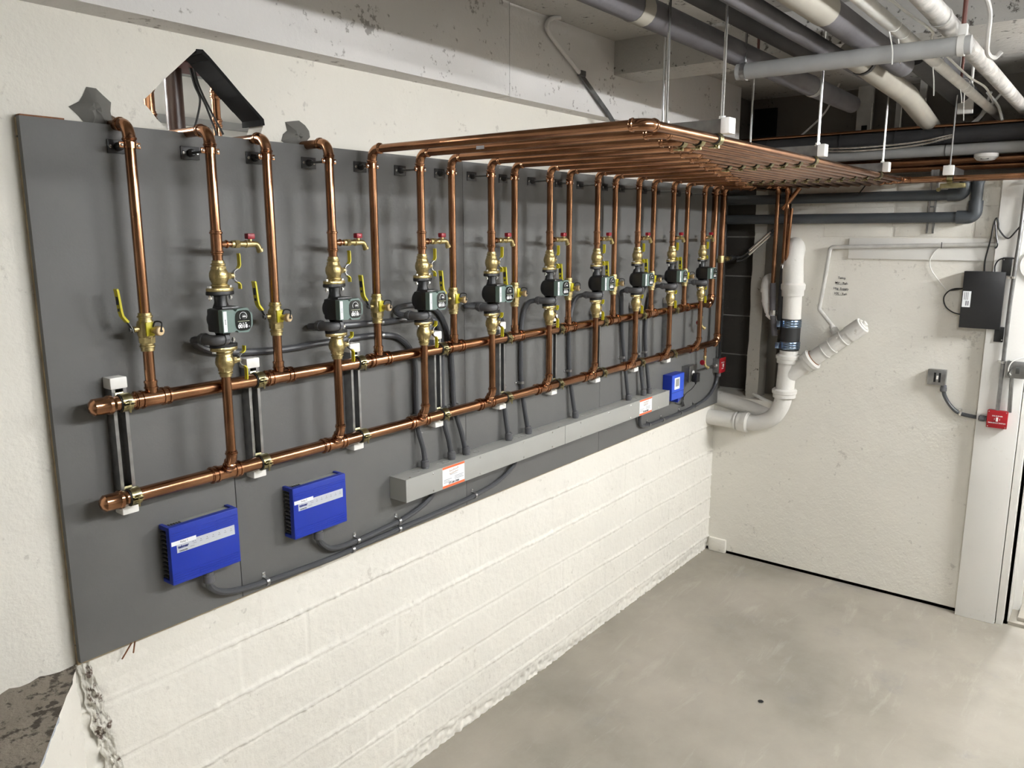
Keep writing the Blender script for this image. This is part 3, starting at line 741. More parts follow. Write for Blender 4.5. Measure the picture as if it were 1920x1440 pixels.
# ================================================================== overhead trapeze struts, rods, clamps
CR = clamp_template(RR); CR['group'] = 'overhead rack clamps'; firstc = True
tx = [1.55, 2.50, 3.55]
rows = [(0, 1, 2, 3, 4, 5, 6), tuple(range(14)), tuple(range(14))]
rows = [tuple(k for k in range(14) if ([RX, PX][k % 2][2+k//2]) < X-0.04) for X in tx]
tl = ['first overhead trapeze strut with white end cap, nearest the viewer', 'second overhead trapeze strut with white end cap, in the middle of the pipe rack', 'third overhead trapeze strut, near the back wall']
def xstrut(x, y0, y1, z, name, lab, capz=True):
    t = thing(name, lab, 'strut channel', (x, y0, z), group='overhead trapeze struts')
    m_ = strut_mb(y1-y0); me = m_.mesh('channel', 'steel'); me.transform(Matrix(((1, 0, 0, 0), (0, 0, 1, 0), (0, 1, 0, 0.041), (0, 0, 0, 1))))
    part('channel', me, 'steel', t)
    for yy in (-0.012, y1-y0-0.012):
        m_ = MB(); m_.box((-0.024, yy, -0.003), (0.024, yy+0.03, 0.045), 0.004); part('end_cap', m_, 'white_plastic', t)
    return t
ZTS = ZO+RR+0.0015
for i, X in enumerate(tx):
    xstrut(X, -1.168, -0.26 if i else -0.62, ZTS, 'trapeze_strut', tl[i])
    for j, yy in enumerate((-1.145, -0.955 if i == 0 else -0.45)):
        t = thing('threaded_rod', 'threaded steel rod hanging the %s overhead strut, %s one' % (ORD[i], ['outer', 'inner'][j]), 'rod', (X, yy, ZTS), group='threaded hanger rods')
        m_ = MB(); m_.tube([(0, 0, 0.0), (0, 0, 3.21-ZTS)], 0.0052, 8); part('rod', m_, 'bright', t)
        m_ = MB(); m_.lathe([(0.010, 0.043), (0.010, 0.052)], (0, 0, 0), n=6); m_.lathe([(0.014, 0.041), (0.014, 0.043)], (0, 0, 0), n=12); part('nut', m_, 'bright', t)
    for k in rows[i]:
        lab = 'gold clamp under the %s overhead strut, %s of its row' % (ORD[i], 'outermost' if k == 0 else ORD[k]+' inwards')
        loc = (X, YK[k], ZO)
        if firstc: CR.location = loc; CR['label'] = lab; CR.rotation_euler = (PI/2, 0, 0); firstc = False
        else: copy_thing(CR, loc, lab)
for o in list(COL.objects):
    if o.get('group') == 'overhead rack clamps': o.rotation_euler = (PI/2, 0, 0)
# strut tying the cross pipe at the back
for i, (yy, lab) in enumerate(((-1.37, 'small trapeze strut over the cross pipe right of the pipe turn'),)):
    t = thing('trapeze_strut', lab, 'strut channel', (4.00, yy, ZTS), group='overhead trapeze struts')
    m_ = strut_mb(0.34); me = m_.mesh('channel', 'steel'); me.transform(Matrix(((0, 0, 1, 0), (1, 0, 0, 0), (0, 1, 0, 0.041), (0, 0, 0, 1)))); part('channel', me, 'steel', t)
    m_ = MB(); m_.box((-0.014, -0.026, -0.004), (0.012, 0.026, 0.047), 0.004); part('end_cap', m_, 'white_plastic', t)
    t = thing('threaded_rod', 'thin rod holding the %s' % lab, 'rod', (4.03, yy, ZTS), group='threaded hanger rods')
    m_ = MB(); m_.tube([(0, 0, 0), (0, 0, 3.21-ZTS)], 0.004, 8); part('rod', m_, 'steel', t)
    m_ = MB(); m_.lathe([(0.009, 0.043), (0.009, 0.052)], (0, 0, 0), n=6); part('nut', m_, 'bright', t)
t = copy_thing(CR, (4.062, -1.37, ZO), 'gold pipe clamp hanging askew on the cross pipe before the back wall', None); t.rotation_euler = (PI/2, 0, PI/2)
m_ = MB(); m_.box((4.03, -1.45, 2.515), (4.07, -1.33, 2.540), 0.002); m_.lathe([(0.011, 0), (0.011, 0.012)], (4.035, -1.325, 2.508), (-1, 0, 0), 12); solo('clamp_plate', m_, 'zinc_gold', 'greenish gold clamp plate with a bolt under the cross pipe', 'clamp')

# ================================================================== flanged isolation valves
def iso_valve(flip, face):
    """brass flanged ball valve; local origin at flange face, body going up (flip=1) or down (flip=-1)"""
    s = flip; t = thing('isolation_valve', '', 'valve')
    m_ = MB(); A = (0, 0, s)
    m_.lathe([(0.041, 0.0), (0.042, 0.002), (0.042, 0.008), (0.040, 0.010)], (0, 0, 0), A, 20, sq=((1, 0, 0), 1.0, 0.62))
    part('flange', m_, 'brass', t)
    m_ = MB()
    m_.lathe([(0.021, 0.009), (0.022, 0.014), (0.0245, 0.016), (0.0245, 0.019), (0.0215, 0.021), (0.0235, 0.028), (0.0265, 0.034), (0.0268, 0.052), (0.0235, 0.059), (0.0205, 0.064), (0.0205, 0.068)], (0, 0, 0), A, 20, cap=False)
    m_.lathe([(0.0215, 0.062), (0.0215, 0.071)], (0, 0, 0), A, 8)
    m_.lathe([(0.0178, 0.070), (0.0182, 0.074), (0.0205, 0.076), (0.0205, 0.079), (0.0175, 0.0805), (0.0172, 0.088), (0.0148, 0.0885)], (0, 0, 0), A, 18, cap=False)
    m_.tube([(0.02, 0, s*0.043), (0.046, 0, s*0.043)], 0.0085, 12); m_.lathe([(0.0105, 0.026), (0.0105, 0.036)], (0, 0, s*0.043), (1, 0, 0), 6)
    m_.lathe([(0.0274, 0.040), (0.0274, 0.047)], (0, 0, 0), A, 20, cap=False)
    part('body', m_, 'brass', t)
    m_ = MB(); c = s*0.043; k = s
    m_.ribbon([(0.058, 0, c-0.020*k), (0.052, 0, c-0.015*k), (0.0475, 0, c-0.011*k), (0.0475, 0, c+0.010*k), (0.052, 0, c+0.015*k), (0.064, 0, c+0.021*k)], (0, 1, 0), 0.012, 0.002)
    m_.lathe([(0.0058, 0.046), (0.0058, 0.054), (0.003, 0.056)], (0, 0, c), (1, 0, 0), 6)
    hd = part('handle', m_, 'bright', t)
    m_ = MB()
    m_.ribbon([(0.062, 0, c+0.020*k), (0.067, 0, c+0.0245*k), (0.0695, 0, c+0.030*k), (0.0695, 0, c+0.058*k), (0.068, 0, c+0.064*k)], (0, 1, 0), 0.0145, 0.0032); part('grip', m_, 'yellow', hd)
    m_ = MB(); m_.ribbon([(0.056, 0, c-0.0195*k), (0.063, 0, c-0.022*k), (0.067, 0, c-0.027*k), (0.0675, 0, c-0.040*k)], (0, 1, 0), 0.0145, 0.0032)
    part('grip', m_, 'yellow', hd)
    for sx in (-1, 1):
        m_ = MB(); m_.lathe([(0.0035, -0.026), (0.0035, 0.012)], (sx*0.033, 0, 0), A, 8); m_.lathe([(0.0065, 0.010), (0.0065, 0.016)], (sx*0.033, 0, 0), A, 6); m_.lathe([(0.0062, -0.022), (0.0062, -0.016)], (sx*0.033, 0, 0), A, 6)
        part('bolt', m_, 'bright', t)
    return t
ivu, ivl = iso_valve(1, 0), iso_valve(-1, 0)
ZFU, ZFL = 2.118, 1.954
for i in range(9):
    for t0, z, nm in ((ivu, ZFU, 'above'), (ivl, ZFL, 'below')):
        lab = 'brass flanged isolation valve with yellow handle %s the %s pump' % (nm, nth(i, 9))
        if i == 0: t0.location = (PX[0], YP, z); t0['label'] = lab; t0['group'] = 'pump isolation valves'
        else: copy_thing(t0, (PX[i], YP, z), lab)

# ================================================================== circulator pumps
def pump():
    t = thing('circulator_pump', '', 'pump'); H = 0.082
    m_ = MB()
    for s in (1, -1):
        m_.lathe([(0.043, 0.0005), (0.0435, 0.003), (0.0435, 0.009), (0.041, 0.011), (0.020, 0.013), (0.019, 0.030), (0.026, 0.046)], (0, 0, s*H), (0, 0, -s), 20, sq=((1, 0, 0), 1, 0.6))
        m_.lathe([(0.019, 0.008), (0.0185, 0.032), (0.024, 0.05)], (0, 0, s*H), (0, 0, -s), 16)
    m_.lathe([(0.016, -0.030), (0.034, -0.026), (0.040, -0.012), (0.041, 0.004), (0.038, 0.018)], (0, 0, 0), (0, -1, 0), 24)
    part('volute', m_, 'black', t)
    m_ = MB(); m_.box((-0.0465, -0.058, -0.034), (0.042, 0.004, 0.035), 0.008)
    m_.box((-0.030, -0.052, 0.030), (0.028, -0.004, 0.040), 0.004); part('motor', m_, 'black_plastic', t)
    # green cover: side cheeks with bites beside the round dial
    zt = 0.034; pts = [(-0.047, -0.031), (-0.012, -0.031), (-0.008, -0.028), (-0.003, -0.027), (0.002, -0.033), (0.034, -0.035), (0.040, -0.030), (0.0405, -0.023), (0.047, -0.020), (0.050, -0.012),
            (0.050, 0.015), (0.047, 0.022), (0.0405, 0.024), (0.040, 0.031), (0.034, 0.036), (0.002, 0.034), (-0.003, 0.028), (-0.008, 0.029), (-0.012, 0.033), (-0.047, 0.033)]
    m_ = MB(); m_.prism(pts, (0, -0.058, 0), (1, 0, 0), (0, 0, 1), 0.020); part('cover', m_, 'pump_green', t)
    m_ = MB(); pts = []
    for k in range(24):
        a = 2*PI*k/24; ca, sa = math.cos(a), math.sin(a); e = 0.62
        pts.append((0.0185+0.0262*math.copysign(abs(ca)**e, ca), 0.0005+0.0298*math.copysign(abs(sa)**e, sa)))
    m_.prism(pts, (0, -0.0775, 0), (1, 0, 0), (0, 0, 1), 0.0018); dial = part('dial', m_, 'glass_dark', t)
    f = -0.0797
    m_ = MB(); m_.lathe([(0.0098, 0), (0.0098, 0.003), (0.0085, 0.0042)], (0.0185, f+0.0005, 0.0125), (0, -1, 0), 20); part('knob', m_, 'black_plastic', dial)
    m_ = MB(); n_ = 22
    arc = [(0.0185+0.0118*math.cos(a), f-0.0002, 0.0125+0.0118*math.sin(a)) for a in [math.radians(-35+250*i/n_) for i in range(n_+1)]]
    m_.ribbon(arc, (0, 1, 0), 0.0005, 0.0012); m_.box((0.0135, f-0.0045, 0.0105), (0.0245, f-0.0040, 0.0128)); m_.box((0.0135, f-0.0045, 0.0142), (0.0235, f-0.0040, 0.0150)); part('scale', m_, 'ink_white', dial)
    m_ = MB(); m_.box((0.000, f-0.0002, -0.0022), (0.038, f, -0.0008)); part('line', m_, 'ink_olive', dial)
    m_ = MB()
    for a, b in ((0.004, 0.011), (0.015, 0.019), (0.023, 0.028)): m_.box((a, f-0.0002, -0.0085), (b, f, -0.0062))
    part('marks', m_, 'ink_white', dial)
    text('0018', 0.0155, 'ink_white', dial, (0.0155, f, -0.0165), bold=0.0006); text('e', 0.011, 'ink_grey', dial, (0.0365, f, -0.0170), bold=0.0003)
    m_ = MB(); m_.box((-0.0445, -0.0784, -0.0285), (-0.0335, -0.078, 0.030)); lb = part('label', m_, 'label_w', t)
    text('ZONE', 0.0055, 'ink', lb, (-0.039, -0.0787, 0.0), rot=-PI/2)
    # grey conduit elbow at the back lower left
    m_ = MB(); m_.tube(fillet([(-0.010, -0.036, -0.052), (-0.046, -0.034, -0.056), (-0.046, 0.040, -0.056)], 0.022, 5)[0], 0.0155, 12)
    m_.lathe([(0.0185, 0), (0.0185, 0.014)], (-0.046, 0.018, -0.056), (0, 1, 0), 10); m_.lathe([(0.0185, 0), (0.0185, 0.012)], (-0.012, -0.036, -0.052), (-1, 0, 0), 10)
    part('conduit_elbow', m_, 'conduit_f', t)
    return t
pt = pump(); ZPc = (ZFU+ZFL)/2
for i in range(9):
    lab = 'black circulator pump with green cover and round dial, %s of nine' % nth(i, 9)
    if i == 0: pt.location = (PX[0], YP, ZPc); pt['label'] = lab; pt['group'] = 'circulator pumps'
    else: copy_thing(pt, (PX[i], YP, ZPc), lab)

# ================================================================== yellow handled valves with drain outlet
def ball_valve(side):
    t = thing('ball_valve', '', 'valve'); m_ = MB()
    m_.lathe([(0.0148, -0.062), (0.0178, -0.0618), (0.0178, -0.052), (0.0205, -0.0505), (0.0205, -0.047), (0.0178, -0.0455), (0.0178, -0.040), (0.0205, -0.038)], (0, 0, 0), n=18, cap=False)
    m_.lathe([(0.0215, -0.040), (0.0225, -0.026), (0.0225, -0.024)], (0, 0, 0), n=8)
    m_.lathe([(0.0200, -0.026), (0.0235, -0.016), (0.0240, 0.0), (0.0235, 0.014), (0.0205, 0.022)], (0, 0, 0), n=18)
    m_.lathe([(0.0185, 0.018), (0.0178, 0.026), (0.0178, 0.030), (0.0205, 0.0315), (0.0205, 0.035), (0.0178, 0.0365), (0.0175, 0.043), (0.0148, 0.0435)], (0, 0, 0), n=18, cap=False)
    m_.tube([(-0.018, 0, 0), (-0.036, 0, 0)], 0.0085, 12)
    part('body', m_, 'brass', t)
    m_ = MB(); m_.box((-0.0125, -0.0265, -0.019), (0.010, -0.020, 0.019), 0.0015); m_.lathe([(0.0085, 0.020), (0.0085, 0.0285)], (0.008, 0, -0.006), (0.25, -1, 0), 12); part('drain_tag', m_, 'yellow', t)
    d = V((0.22, -0.975, 0)).normalized(); m_ = MB(); m_.lathe([(0.0085, 0.018), (0.0085, 0.040), (0.0105, 0.041), (0.0105, 0.046)], (0, 0, -0.004), d, 12)
    part('drain_spout', m_, 'brass', t)
    m_ = MB(); m_.lathe([(0.0125, 0.042), (0.0135, 0.044), (0.0135, 0.055), (0.0115, 0.057), (0.0, 0.0572)], (0, 0, -0.004), d, 20); cap = part('drain_cap', m_, 'brass_cap', t)
    c = V((0, 0, -0.004))+d*0.058; s_ = V((0, 0, -0.004))+d*0.028
    m_ = MB(); m_.tube(smooth([s_+V((0, 0, 0.010)), s_+V((0.004, -0.006, 0.024)), c+V((0.004, 0.003, 0.022)), c+V((0, 0, 0.002))], 5), 0.0022, 6); m_.lathe([(0.0034, 0), (0.0034, 0.003)], c, d, 8); part('cap_strap', m_, 'rubber', cap)
    m_ = MB(); m_.ribbon([(-0.038, 0, -0.008), (-0.040, 0, 0.004), (-0.0475, 0, 0.018), (-0.056, 0, 0.030)], (0, 1, 0), 0.013, 0.0024); m_.lathe([(0.006, 0.036), (0.006, 0.046)], (0, 0, 0), (-1, 0, 0), 6)
    lv = part('lever', m_, 'steel_dull', t)
    m_ = MB(); m_.ribbon([(-0.050, 0, 0.022), (-0.058, 0, 0.032), (-0.0635, 0, 0.040), (-0.066, 0, 0.052), (-0.069, 0, 0.085), (-0.0715, 0, 0.108), (-0.0735, 0, 0.112)], (0, 1, 0), 0.019, 0.0055); part('grip', m_, 'yellow', lv)
    m_ = MB(); m_.box((-0.0725, -0.006, 0.070), (-0.0718, 0.006, 0.100), mx=None); m_.box((-0.0712, -0.004, 0.052), (-0.0705, 0.004, 0.060)); part('grip_mark', m_, 'ink', lv)
    return t
bv = ball_valve(0); ZV = 2.026
for i in range(9):
    lab = 'brass ball valve with long yellow lever and capped drain, %s of nine' % nth(i, 9)
    if i == 0: bv.location = (RX[0], YR, ZV); bv['label'] = lab; bv['group'] = 'yellow lever ball valves'
    else: copy_thing(bv, (RX[i], YR, ZV), lab)

# ================================================================== purge cocks with red knob
def cock():
    t = thing('drain_cock', '', 'valve'); m_ = MB()
    m_.lathe([(0.0085, 0.034), (0.0085, 0.046), (0.0075, 0.048)], (0, 0, 0), (1, 0, 0), 12); part('copper_stub', m_, 'copper_fit', t)
    m_ = MB(); m_.lathe([(0.0095, 0.046), (0.0105, 0.048), (0.0105, 0.054), (0.0085, 0.055), (0.0085, 0.058)], (0, 0, 0), (1, 0, 0), 12)
    m_.lathe([(0.0125, 0.058), (0.0125, 0.072)], (0, 0, 0), (1, 0, 0), 6); m_.lathe([(0.0088, 0.070), (0.0088, 0.094), (0.0115, 0.095), (0.0115, 0.099), (0.0098, 0.100), (0.0098, 0.122)], (0, 0, 0), (1, 0, 0), 12)
    m_.lathe([(0.006, 0.006), (0.006, 0.016)], (0.111, 0, 0), (0, 0, 1), 10)
    m_.tube(fillet([(0.118, 0, 0), (0.134, 0, 0), (0.145, 0, -0.022)], 0.012, 4)[0], 0.0085, 12)
    m_.lathe([(0.0105, 0), (0.0105, 0.008), (0.0085, 0.0085)], (0.142, 0, -0.016), (0.45, 0, -0.9), 12)
    part('body', m_, 'brass', t)
    m_ = MB(); m_.box((0.0985, -0.010, 0.014), (0.1235, 0.010, 0.031), 0.004); part('knob', m_, 'red', t)
    return t
ck = cock()
for i in range(9):
    lab = 'brass drain cock with red knob above the %s pump' % nth(i, 9)
    if i == 0: ck.location = (PX[0], YP, 2.252); ck['label'] = lab; ck['group'] = 'red knob drain cocks'
    else: copy_thing(ck, (PX[i], YP, 2.252), lab)
# two vertical drains under the header ends
def vdrain(x, z, lab):
    t = thing('boiler_drain', lab, 'valve', (x, YR, z), group='boiler drains under the headers')
    m_ = MB(); m_.tube([(0, 0, 0), (0, 0, -0.055)], 0.0085, 12); m_.lathe([(0.011, -0.03), (0.011, -0.024)], (0, 0, 0), n=12); part('copper_stub', m_, 'copper_fit', t)
    m_ = MB(); m_.lathe([(0.0095, -0.055), (0.0115, -0.058), (0.0115, -0.07), (0.0085, -0.072), (0.0085, -0.10)], (0, 0, 0), n=12); m_.tube(smooth([(0, 0, -0.10), (0.002, -0.004, -0.118), (0.018, -0.016, -0.135)], 4), 0.0085, 12)
    m_.lathe([(0.0115, 0), (0.0115, 0.008)], (0.016, -0.014, -0.131), (0.7, -0.55, -0.6), 12); m_.tube([(0, 0, -0.095), (-0.03, 0, -0.095)], 0.0045, 8); part('body', m_, 'brass', t)
    m_ = MB(); m_.lathe([(0.004, 0.028), (0.016, 0.030), (0.018, 0.035), (0.016, 0.040), (0.004, 0.041)], (0, 0, -0.095), (-1, 0, 0), 12); part('wheel', m_, 'red', t)
vdrain(3.945, ZL-RH+0.004, 'boiler drain with red wheel under the right end of the lower header')
vdrain(3.86, ZU-RH+0.004, 'boiler drain with red wheel under the right end of the upper header')
# press couplings near the right ends and mid rack
t = thing('gauge_hose', 'black gauge hose pair with silver sleeves slanting up from the right main riser', 'hose', (4.13, YR, 2.11))
m_ = MB(); m_.tube([(0, 0, 0), (0.10, 0, 0)], 0.012, 12); m_.lathe([(0.022, -0.022), (0.024, 0), (0.022, 0.022)], (0, 0, 0), n=14); m_.lathe([(0.016, 0.085), (0.016, 0.115)], (0, 0, 0), (1, 0, 0), 8); part('brass_cross', m_, 'brass', t)
m_ = MB(); m_.lathe([(0.014, 0.115), (0.017, 0.118), (0.017, 0.15), (0.012, 0.155), (0.012, 0.19)], (0, 0, 0), (1, -0.12, 0.04), 12); m_.sphere((0.20, -0.03, 0.004), 0.017); part('fitting', m_, 'black_plastic', t)
for dz in (0, -0.024):
    m_ = MB(); m_.tube(smooth([(0.19, -0.03, 0.006+dz), (0.205, -0.06, 0.012+dz), (0.21, -0.09, 0.035+dz), (0.215, -0.26, 0.19+dz)], 4), 0.0085, 10); hs = part('tube', m_, 'rubber', t)
    m_ = MB(); m_.tube([(0.206, -0.108, 0.052+dz), (0.208, -0.245, 0.177+dz)], 0.0095, 10); part('sleeve', m_, 'bright', hs)

# ================================================================== wire trough
TX0, TX1, TY, TZ0, TZ1 = 1.19, 3.40, -0.09, 1.262, 1.352
t = thing('wire_trough', 'long grey steel wire trough with two stickers under the headers', 'electrical trough', (TX0, 0, TZ0))
m_ = MB(); m_.box((TX0, TY+0.002, TZ0+0.001), (TX1, 0.0, TZ1), 0.001); part('body', m_, 'trough', t, world=True)
for a, b in ((TX0-0.001, 2.279), (2.283, TX1+0.001)):
    m_ = MB(); m_.box((a, TY, TZ0-0.001), (b, TY+0.0025, TZ1+0.001), 0.0006); part('cover', m_, 'trough', t, world=True)
m_ = MB(); m_.box((TX0-0.0015, TY+0.002, TZ0), (TX0, 0, TZ1)); part('end_plate', m_, 'trough', t, world=True)
sc_ = MB(); sc_.lathe([(0.0042, 0), (0.0042, 0.0012), (0.0022, 0.0026)], (0, 0, 0), (0, -1, 0), 8); sme = sc_.mesh('screw', 'bright')
for x in (1.34, 1.63, 1.94, 2.17, 2.42, 2.70, 2.93, 3.26):
    for z in (TZ0+0.010, TZ1-0.010):
        o = part('screw', sme, 'bright', t); o.location = (x-TX0, TY, z-TZ0)
for x in (1.22, 3.36, 2.24):
    o = part('screw', sme, 'bright', t); o.location = (x-TX0, -0.08, TZ1-TZ0+0.001); o.rotation_euler = (-PI/2, 0, 0)
ko = MB()
ko.lathe([(0.0125, 0), (0.0135, 0.0012), (0.0145, 0.0012), (0.0155, 0)], (0, 0, 0), n=18, cap=False); kme = ko.mesh('knockout', 'trough')
for x in (1.29, 1.43, 1.465, 1.66, 1.95, 2.0, 2.14, 2.52, 2.57, 2.62, 2.67, 2.72, 2.80, 3.05, 3.09, 3.31):
    o = part('knockout', kme, 'trough', t); o.location = (x-TX0, -0.045, TZ1-TZ0)
for k, (a, b) in enumerate(((1.394, 1.528), (3.033, 3.178))):
    m_ = MB(); m_.box((a, TY-0.0006, TZ0+0.001), (b, TY, TZ1-0.001)); s = part('sticker', m_, 'label_w', t, world=True, label='white and orange contractor sticker')
    f = TY-0.001; cx = (a+b)/2
    for z0, z1 in ((TZ1-0.010, TZ1-0.001), (TZ0+0.001, TZ0+0.011)):
        m_ = MB(); m_.box((a, f-0.0001, z0), (b, f+0.0003, z1)); part('stripe', m_, 'orange', s).location = -V((TX0, 0, TZ0)) if False else (0, 0, 0)
    ox = 0
    m_ = MB()
    for j in range(3): m_.box((a+0.006, f-0.0001, TZ0+0.034-j*0.006), (a+0.055-0.012*(j % 2), f+0.0003, TZ0+0.0355-j*0.006))
    for j in range(3): m_.box((a+0.072, f-0.0001, TZ0+0.039-j*0.006), (a+0.128-0.008*(j % 2), f+0.0003, TZ0+0.0405-j*0.006))
    m_.box((cx-0.022, f-0.0001, TZ0+0.050), (cx+0.022, f+0.0003, TZ0+0.0513))
    part('small_print', m_, 'ink_grey', s)
    for row, (n_l, zr, hr) in enumerate(((7, 0.0665, 0.010), (9, 0.0555, 0.006))):
        for q in range(n_l):
            xx = cx-0.024+0.048*q/(n_l-1); m_ = MB(); hh = hr*(1.0 if q % 3 == 0 else 0.6)
            m_.ribbon([(xx-0.0015, f, TZ0+zr-0.003+0.0006*q), (xx+0.001, f, TZ0+zr-0.003+hh+0.0006*q), (xx+0.0035, f, TZ0+zr-0.0025+0.0006*q)], (0, 1, 0), 0.0005, 0.0013); part('logo_stroke', m_, 'ink_brown', s)
    text('571-281-7000', 0.0112, 'ink', s, (cx, f-0.0002, TZ0+0.0165), bold=0.0003)
# ================================================================== conduits and straps
RC = 0.0108
def conduit(lab, pts, ends=((0, 0), (0, 0)), r=RC, group='grey flexible conduits', n=10):
    t = thing('conduit', lab, 'conduit', pts[0], group=group)
    m_ = MB(); m_.tube(smooth(pts, 7), r, n); part('tube', m_, 'conduit', t, world=True)
    for which, d in ends:
        if d == 0: continue
        p = V(pts[0] if which == 0 else pts[-1]); d = V(d)
        m_ = MB(); m_.lathe([(r*1.15, 0.040), (r*1.35, 0.036), (r*1.62, 0.034), (r*1.62, 0.012), (r*1.42, 0.010), (r*1.42, 0.0)], p, d, 12); part('coupling', m_, 'conduit_f', t, world=True)
    return t
def strap(lab, x, z, vert, both=False, group='conduit straps', y=0.0, r=RC, cy=-0.016):
    """strap over a conduit; vert = conduit runs up"""
    t = thing('conduit_strap', lab, 'strap', (x, y, z), group=group); m_ = MB()
    arc = [(s*(r+0.002), 0) for s in (1,)]
    P = [(-(r+0.018), -0.001)]+[(-(r+0.003), -0.001)]+[((r+0.0018)*-math.cos(a), cy-(r+0.0018)*math.sin(a)) for a in [PI*k/8 for k in range(9)]]+[((r+0.0018), -0.004)]
    if vert: m_.ribbon([(u, v, 0) for u, v in P], (0, 0, 1), 0.012, 0.002); sp = (-(r+0.012), -0.002, 0)
    else: m_.ribbon([(0, v, -u) for u, v in P], (1, 0, 0), 0.012, 0.002); sp = (0, -0.002, (r+0.012))
    part('band', m_, 'steel', t)
    m_ = MB(); m_.lathe([(0.0045, 0), (0.0045, 0.002), (0.003, 0.0035)], sp, (0, -1, 0), 8); part('screw', m_, 'bright', t)
    return t
yb = -0.016; dn = (1, (0, 0, 1))
zc = TZ1-0.004
def seq(pts, y=yb): return [(x, y, z) for x, z in pts]
cd = []
conduit('grey conduit from the leftmost pump running right, then down into the trough', [(0.40, -0.066, 1.978), (0.395, -0.03, 1.972), (0.43, yb, 1.945)]+seq([(0.50, 1.925), (0.685, 1.909), (0.858, 1.911), (1.001, 1.914), (1.155, 1.910), (1.255, 1.885), (1.325, 1.80), (1.330, 1.66), (1.334, 1.526)])+[(1.347, -0.033, 1.43), (1.351, -0.036, zc)], (dn,))
conduit('grey conduit from the second pump running right, passing behind the third pump', [(0.823, -0.066, 1.978), (0.82, -0.03, 1.975), (0.86, yb, 1.969)]+seq([(1.003, 1.962), (1.144, 1.958), (1.29, 1.957), (1.40, 1.950), (1.462, 1.922), (1.484, 1.83), (1.480, 1.68), (1.485, 1.53)])+[(1.502, -0.03, 1.43), (1.510, -0.036, zc)], (dn,))
conduit('grey conduit looping from the third pump down into the trough, right of two others', [(1.243, -0.066, 1.978), (1.225, -0.035, 1.985), (1.25, yb, 2.005), (1.36, -0.018, 2.008)]+seq([(1.46, 1.975), (1.525, 1.87), (1.545, 1.72), (1.553, 1.574)])+[(1.585, -0.03, 1.44), (1.603, -0.036, zc)], (dn,))
names = {3: 'fourth', 4: 'fifth', 5: 'sixth', 6: 'seventh', 7: 'eighth'}
paths = {3: [(1.62, -0.03, 1.985), (1.72, yb, 1.985), (1.81, yb, 1.965), (1.868, yb, 1.92), (1.888, yb, 1.82), (1.886, yb, 1.567), (1.899, -0.036, zc)],
         4: [(2.052, -0.03, 1.965), (2.030, yb, 1.90), (2.018, yb, 1.794), (2.022, yb, 1.593), (2.050, -0.036, zc)],
         5: [(2.462, -0.03, 1.965), (2.436, yb, 1.905), (2.416, yb, 1.804), (2.426, yb, 1.587), (2.455, -0.036, zc)],
         6: [(2.90, -0.03, 1.965), (2.93, yb, 1.93), (2.935, yb, 1.85), (2.954, yb, 1.692), (3.000, -0.036, zc)],
         7: [(3.285, -0.03, 1.972), (3.25, yb, 1.92), (3.222, yb, 1.82), (3.215, yb, 1.664), (3.246, -0.036, zc)]}
for k in paths:
    conduit('grey conduit from the %s pump curving down into the trough' % names[k], [(PX[k]-0.046, -0.062, ZPc-0.056)]+paths[k], (dn,))
conduit('grey conduit from the rightmost pump running left, then down beside another into the trough', [(PX[8]-0.046, -0.062, ZPc-0.056), (3.66, -0.03, 1.990), (3.50, yb, 2.015), (3.30, yb, 2.025), (3.17, yb, 1.96), (3.124, yb, 1.83), (3.132, yb, 1.673), (3.175, -0.036, zc)], (dn,))
for (x, z, lab) in ((1.331, 1.573, 'leftmost'), (1.490, 1.573, 'second'), (1.560, 1.573, 'third'), (1.886, 1.60, 'fourth'), (2.021, 1.60, 'fifth'), (2.425, 1.60, 'sixth'), (2.962, 1.60, 'seventh'), (3.140, 1.60, 'eighth'), (3.219, 1.60, 'ninth')):
    strap('small zinc strap on the %s vertical conduit counted from the left' % lab, x, z, True)
strap('zinc strap on the upper of two conduits right of the second pump', 1.155, 1.958, False)
strap('zinc strap on the lower of two conduits right of the second pump', 1.155, 1.910, False)
# low conduits
upc = (0, (0, 0, -1)); upc1 = (1, (0, 0, -1))
conduit('long grey conduit from the left blue relay box along the board bottom to the trough', [(0.385, -0.030, 1.250), (0.392, -0.024, 1.195)]+seq([(0.455, 1.152), (0.579, 1.135), (0.812, 1.124), (0.96, 1.124), (1.193, 1.130), (1.456, 1.134), (1.662, 1.143), (1.84, 1.165)])+[(1.955, -0.02, 1.215), (1.975, -0.03, TZ0+0.004)], (upc,))
conduit('short grey conduit from the right blue relay box to the left end of the trough', [(0.812, -0.030, 1.258), (0.822, -0.024, 1.205)]+seq([(0.885, 1.158), (1.0, 1.151), (1.12, 1.156), (1.25, 1.166), (1.35, 1.190)])+[(1.405, -0.022, 1.225), (1.415, -0.03, TZ0+0.004)], (upc,))
conduit('grey conduit under the right end of the trough curving up to the red switch box', [(3.165, -0.03, TZ0+0.002), (3.170, -0.02, 1.20)]+seq([(3.215, 1.158), (3.426, 1.148), (3.72, 1.146), (3.958, 1.155), (4.15, 1.185), (4.255, 1.255)])+[(4.278, -0.022, 1.34)], (upc1,))
for x, z, lab in ((0.60, 1.134, 'first'), (0.975, 1.124, 'second'), (1.215, 1.131, 'fourth'), (1.68, 1.144, 'sixth'), (3.29, 1.152, 'first beyond the trough middle'), (3.47, 1.147, 'second beyond the trough middle'), (3.72, 1.146, 'third beyond the trough middle'), (3.93, 1.153, 'fourth beyond the trough middle')):
    strap('zinc strap on the low conduit along the board bottom, %s' % lab, x, z, False)
for x, z, lab in ((1.0, 1.151, 'left'), (1.215, 1.164, 'right')):
    strap('zinc strap on the short conduit from the right relay box, %s of two' % lab, x, z, False)

